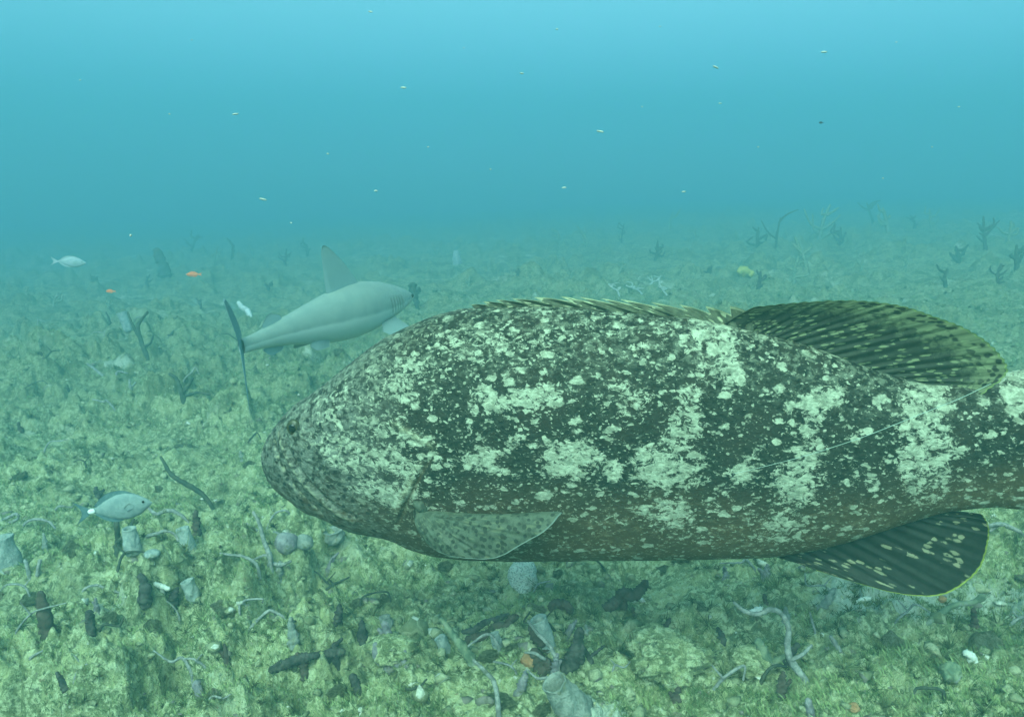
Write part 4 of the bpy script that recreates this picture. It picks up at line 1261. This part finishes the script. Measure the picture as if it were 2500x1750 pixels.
# --- small growths poking out of the turf everywhere
SMALL = ((M_GREYSP, 'small grey stub sponge poking out of the turf', 'small grey stub sponges'), (M_PURPLE, 'small purple-grey stub sponge poking out of the turf', 'small purple-grey stub sponges'),
         (M_DARKSP, 'small dark stub sponge poking out of the turf', 'small dark stub sponges'), (M_BROWNSP, 'small brown stub sponge poking out of the turf', 'small brown stub sponges'))
k_ = 0
while k_ < 44:
    x, y = rs.uniform(5, 2290), 700 + 890 * rs.uniform(0, 1) ** .8
    if x > 585 and y < 1265: continue
    near = (y - 470) / 1100
    h, r0 = rs.uniform(18, 40) * (.35 + near), rs.uniform(3.5, 7.5) * (.3 + near)
    lean = rs.uniform(-.6, .6)
    mt, lb, gp = SMALL[k_ % 4]
    st = [([(x, y), (x + lean * h * .5, y - h * .6), (x + lean * h * rs.uniform(.6, 1.3), y - h)], [r0 * 1.5, r0, r0 * rs.uniform(.45, .8)])]
    if rs.uniform() < .35:
        st.append(([(x, y - h * .2), (x - lean * h * .4 + rs.choice([-1, 1]) * h * .4, y - h * .7)], [r0 * .8, r0 * .6]))
    twig('stub_sponge', lb, 'sponge', mt, st, gp, 10, .42)
    k_ += 1
k_ = 0
while k_ < 46:
    x, y = rs.uniform(5, 2290), 660 + 920 * rs.uniform(0, 1) ** .9
    if x > 585 and y < 1265: continue
    near = (y - 470) / 1100
    h, r0 = rs.uniform(26, 70) * (.3 + near), rs.uniform(1.8, 3.2) * (.35 + near)
    sg_ = rs.choice([-1, 1])
    pts = [(x, y), (x + sg_ * h * rs.uniform(.1, .5), y - h * rs.uniform(.3, .6)), (x + sg_ * h * rs.uniform(.5, 1.1), y - h * rs.uniform(.3, .8)), (x + sg_ * h * rs.uniform(.8, 1.5), y - h * rs.uniform(.1, .9))]
    st = [(pts, [r0 * 1.2, r0, r0 * .9, r0 * .6])]
    if rs.uniform() < .5:
        st.append(([pts[1], (pts[1][0] - sg_ * h * .3, pts[1][1] - h * .35)], [r0 * .8, r0 * .5]))
    dk = k_ % 3 == 0
    twig('thin_twig', 'thin dark crooked twig sticking out of the turf' if dk else 'thin grey crooked twig sticking out of the turf', 'coral', M_DARKTWIG if dk else M_TWIG, st,
         'thin dark crooked twigs' if dk else 'thin grey crooked twigs', 7, .2)
    k_ += 1

# --- fishing line trailing along the grouper's flank
def fishing_line():
    m = NT('fishing_line_nylon', .3, .5)
    co = m.obj_co()
    mat = m.color(m.mix(m.noise(co, 60), (0.26, 0.34, 0.30), (0.36, 0.44, 0.40)))
    pts = [(2420, 936, .06), (2345, 972, .135), (2300, 990, .135), (2230, 1018, .15), (2130, 1058, .185), (2050, 1086, .20), (1960, 1114, .215), (1860, 1140, .222), (1790, 1156, .226)]
    P = []
    for x, y, off in pts:
        s_, z_ = to_fish(x, y, off)
        P.append(G_P0 + -G_H * s_ + G_N * off + np.array([0, 0, z_]))
    loc = P[0]
    sh = Shape(); tube(sh, np.array(P) - loc, [.0007, .0006, .0004], 60, 6)
    o = sh.obj('fishing_line', mat); o.location = loc
    tag(o, 'thin pale fishing line trailing along the flank of the big mottled fish', 'fishing line')


fishing_line()

# --- specks drifting in open water
SPECKS = [(831, 27, 12, 5), (1170, 165, 11, 5), (1605, 151, 20, 5), (1848, 117, 18, 5), (905, 197, 18, 6), (528, 256, 17, 5), (1346, 295, 20, 6), (590, 447, 20, 6), (843, 428, 11, 5), (1265, 421, 13, 5), (1533, 430, 11, 4),
          (1249, 66, 7, 4), (1615, 232, 9, 3), (653, 500, 6, 4), (293, 528, 6, 8), (380, 256, 6, 4), (735, 345, 7, 4), (1040, 108, 5, 3), (2010, 95, 7, 3), (2150, 240, 7, 3), (1700, 330, 6, 3), (960, 330, 6, 3), (180, 180, 6, 3), (430, 90, 6, 3),
          (2090, 330, 5, 3), (1480, 60, 6, 3), (1100, 380, 6, 3), (670, 885, 6, 8), (1440, 240, 5, 3), (1980, 400, 6, 3)]
sv, sf = rock_verts(2, 3, .3)
speck_me = None
for i, (x, y, a, b) in enumerate(SPECKS):
    d = rs.uniform(1.3, 2.6)
    p = at_depth(x * K, y * K, d)
    if speck_me is None:
        o = mesh_obj('drifting_speck', sv, sf, M_SPECK); speck_me = o.data
    else:
        o = bpy.data.objects.new('drifting_speck', speck_me); COL.objects.link(o)
    o.location = p
    o.scale = (px_r(a, d) * .42, px_r(b, d) * .40, px_r(b, d) * .40)
    o.rotation_euler = (rs.uniform(0, 3), rs.uniform(-.15, .25), rs.uniform(-.4, .4))
    tag(o, 'tiny whitish speck drifting in the open water', 'particle', 'specks drifting in open water')

# --- loose rubble stones one can pick out
rock_meshes = []
for k_ in range(8):
    v, f = rock_verts(3, 50 + k_, .55)
    o = mesh_obj('rubble_stone', v, f, (M_STONE, M_STONE, M_STONE2)[k_ % 3])
    rock_meshes.append(o.data)
    bpy.data.objects.remove(o)
for i in range(170):
    rr_ = 1.35 * (8.5 / 1.35) ** rs.uniform(0, 1)
    a = rs.uniform(-R(36), R(36))
    x, y = rr_ * math.sin(a), rr_ * math.cos(a)
    o = bpy.data.objects.new('rubble_stone', rock_meshes[i % 8])
    COL.objects.link(o)
    sz = rs.uniform(.010, .030) * (1 + .12 * rr_)
    o.scale = (sz * rs.uniform(.9, 1.5), sz * rs.uniform(.8, 1.2), sz * rs.uniform(.5, .9))
    o.rotation_euler = (rs.uniform(-.4, .4), rs.uniform(-.4, .4), rs.uniform(0, 6.28))
    o.location = (x, y, zat(x, y) - sz * .15)
    tag(o, 'algae-dusted rubble stone lying loose on the seabed', 'stone', 'loose rubble stones on the seabed')


# --- turf algae: uncountable short blades
def turf():
    n = 170000
    rr_ = 1.25 * (11 / 1.25) ** RNG.uniform(0, 1, n)
    a = RNG.uniform(-R(38), R(38), n)
    x, y = rr_ * np.sin(a), rr_ * np.cos(a)
    keep = fbm(x * 2.3, y * 2.3, 3, 211) + .35 * fbm(x * 9, y * 9, 2, 217) > -.10
    x, y, rr_ = x[keep], y[keep], rr_[keep]
    z = terrain(x, y)
    n = len(x)
    V, F = [], []
    nb = 3
    for b in range(nb):
        az = RNG.uniform(0, 2 * math.pi, n)
        hgt = RNG.uniform(.005, .015, n) * (1 + .08 * rr_) * np.where(fbm(x * 1.1, y * 1.1, 2, 231) > .18, 1.35, 1)
        wd = RNG.uniform(.0004, .0011, n) * (1 + .16 * rr_)
        ln = RNG.uniform(.3, 1.1, n)
        ox, oy = RNG.normal(0, .006, n), RNG.normal(0, .006, n)
        bx, by, bz = x + ox, y + oy, z - .004
        c, s = np.cos(az), np.sin(az)
        p0 = np.stack([bx - s * wd, by + c * wd, bz], -1)
        p1 = np.stack([bx + s * wd, by - c * wd, bz], -1)
        p2 = np.stack([bx + c * hgt * ln * .4 + s * wd * .8, by + s * hgt * ln * .4 - c * wd * .8, bz + hgt * .6], -1)
        p3 = np.stack([bx + c * hgt * ln, by + s * hgt * ln, bz + hgt], -1)
        base = 4 * n * b
        V.append(np.stack([p0, p1, p2, p3], 1).reshape(-1, 3))
        i = np.arange(n) * 4 + base
        F.append(np.stack([i, i + 1, i + 2], -1)); F.append(np.stack([i, i + 2, i + 3], -1))
    o = mesh_obj('turf_algae', np.concatenate(V), np.concatenate(F), M_TURF, None, False)
    tag(o, 'short green turf algae growing over the rubble', 'algae', None, 'stuff')


turf()


def bushes():
    n, nb = 5200, 44
    rr_ = 1.3 * (11 / 1.3) ** RNG.uniform(0, 1, n)
    a = RNG.uniform(-R(38), R(38), n)
    x, y = rr_ * np.sin(a), rr_ * np.cos(a)
    keep = fbm(x * 1.7, y * 1.7, 3, 311) > -.12
    x, y, rr_ = x[keep], y[keep], rr_[keep]
    n = len(x)
    z = terrain(x, y)
    size = RNG.gamma(2.2, .0042, n) * (1 + .12 * rr_) + .006
    X, Y, Z, S_, Q = (np.repeat(q, nb) for q in (x, y, z, size, rr_))
    m = n * nb
    az, el = RNG.uniform(0, 2 * math.pi, m), np.arcsin(RNG.uniform(.2, 1, m))
    ln = S_ * RNG.uniform(.55, 1.15, m)
    d = np.stack([np.cos(az) * np.cos(el) * 1.3, np.sin(az) * np.cos(el) * 1.3, np.sin(el) * .85], -1)
    w = RNG.uniform(.0006, .0017, m) * (1 + .18 * Q)
    sd = np.stack([-np.sin(az), np.cos(az), np.zeros(m)], -1)
    b0 = np.stack([X, Y, Z - .004], -1) + d * ln[:, None] * .12
    bend = RNG.normal(0, .38, (m, 3)) * ln[:, None]
    p2 = b0 + d * (ln * .55)[:, None] + bend * .4
    p3 = b0 + d * ln[:, None] + bend
    V = np.stack([b0 - sd * w[:, None], b0 + sd * w[:, None], p2 + sd * w[:, None] * .8, p2 - sd * w[:, None] * .8, p3], 1).reshape(-1, 3)
    i = np.arange(m) * 5
    F = np.concatenate([np.stack(q, -1) for q in ((i, i + 1, i + 2), (i, i + 2, i + 3), (i + 3, i + 2, i + 4))])
    o = mesh_obj('bushy_algae', V, F, M_BUSH, None, False)
    tag(o, 'dark bushy algae tufts scattered over the rubble', 'algae', None, 'stuff')


M_BUSH = organic('bushy_algae', (0.050, 0.068, 0.030), (0.15, 0.175, 0.08), 9, (0.25, 0.25, 0.14), 0.0)
bushes()


# --- small rubble: too many to count
def gravel():
    v0, f0 = ico(1)
    n = 3500
    rr_ = 1.25 * (9 / 1.25) ** RNG.uniform(0, 1, n)
    a = RNG.uniform(-R(38), R(38), n)
    x, y = rr_ * np.sin(a), rr_ * np.cos(a)
    z = terrain(x, y)
    sz = RNG.gamma(2.2, .0026, n) * (1 + .12 * rr_) + .003
    k_ = 1 + RNG.uniform(-.42, .42, (n, len(v0)))
    st = np.stack([RNG.uniform(.8, 1.8, n), RNG.uniform(.7, 1.2, n), RNG.uniform(.5, 1, n)], -1)
    rot = RNG.uniform(0, 6.28, n)
    P = v0[None] * k_[..., None] * (sz[:, None] * st)[:, None]
    c, s = np.cos(rot)[:, None], np.sin(rot)[:, None]
    X = P[..., 0] * c - P[..., 1] * s + x[:, None]
    Y = P[..., 0] * s + P[..., 1] * c + y[:, None]
    Z = P[..., 2] + (z + sz * .2)[:, None]
    F = (f0[None] + (np.arange(n) * len(v0))[:, None, None]).reshape(-1, 3)
    o = mesh_obj('coral_gravel', np.stack([X, Y, Z], -1).reshape(-1, 3), F, M_GRAVEL)
    tag(o, 'coarse mixed coral gravel strewn over the seabed', 'gravel', None, 'stuff')


def gravel_material():
    m = NT('mixed_gravel')
    co = m.obj_co()
    v = m.voronoi(co, 22)
    sep = m.node('ShaderNodeSeparateColor'); m.link(v.outputs['Color'], sep.inputs[0])
    c = m.mix(sep.outputs[0], (0.15, 0.17, 0.09), (0.42, 0.43, 0.28))
    c = m.mix(m.math('GREATER_THAN', sep.outputs[1], .86), c, (0.20, 0.18, 0.16))
    c = m.mix(m.math('GREATER_THAN', sep.outputs[2], .93), c, (0.62, 0.63, 0.54))
    c = m.mix(m.math('MULTIPLY', m.step(m.noise(co, 90, 4, .7), .45, .62), .5), c, (0.10, 0.12, 0.055))
    m.bump(m.noise(co, 160, 3, .7), .7, .006)
    return m.color(c)


M_GRAVEL = gravel_material()
gravel()


# ------------------------------------------------------------------ the sea water itself
def sea_water():
    x0, x1, y0, y1, z0, z1 = -66, 66, -66, 66, -3.0, 8.0
    v = [(x, y, z) for z in (z0, z1) for y in (y0, y1) for x in (x0, x1)]
    f = [(0, 2, 3, 1), (4, 5, 7, 6), (0, 1, 5, 4), (2, 6, 7, 3), (0, 4, 6, 2), (1, 3, 7, 5)]
    mat = bpy.data.materials.new('sea_water')
    mat.use_nodes = True
    t = mat.node_tree
    t.nodes.clear()
    out = t.nodes.new('ShaderNodeOutputMaterial')
    pv = t.nodes.new('ShaderNodeVolumePrincipled')
    pv.inputs['Color'].default_value = (*WATER_COLOR, 1)
    pv.inputs['Absorption Color'].default_value = (*WATER_ABSORB, 1)
    pv.inputs['Density'].default_value = WATER_DENSITY
    pv.inputs['Anisotropy'].default_value = 0.0
    t.links.new(pv.outputs[0], out.inputs['Volume'])
    o = mesh_obj('haze', v, f, mat, None, False)
    tag(o, 'blue-green sea water that veils everything far away', 'water', None, 'stuff')


sea_water()
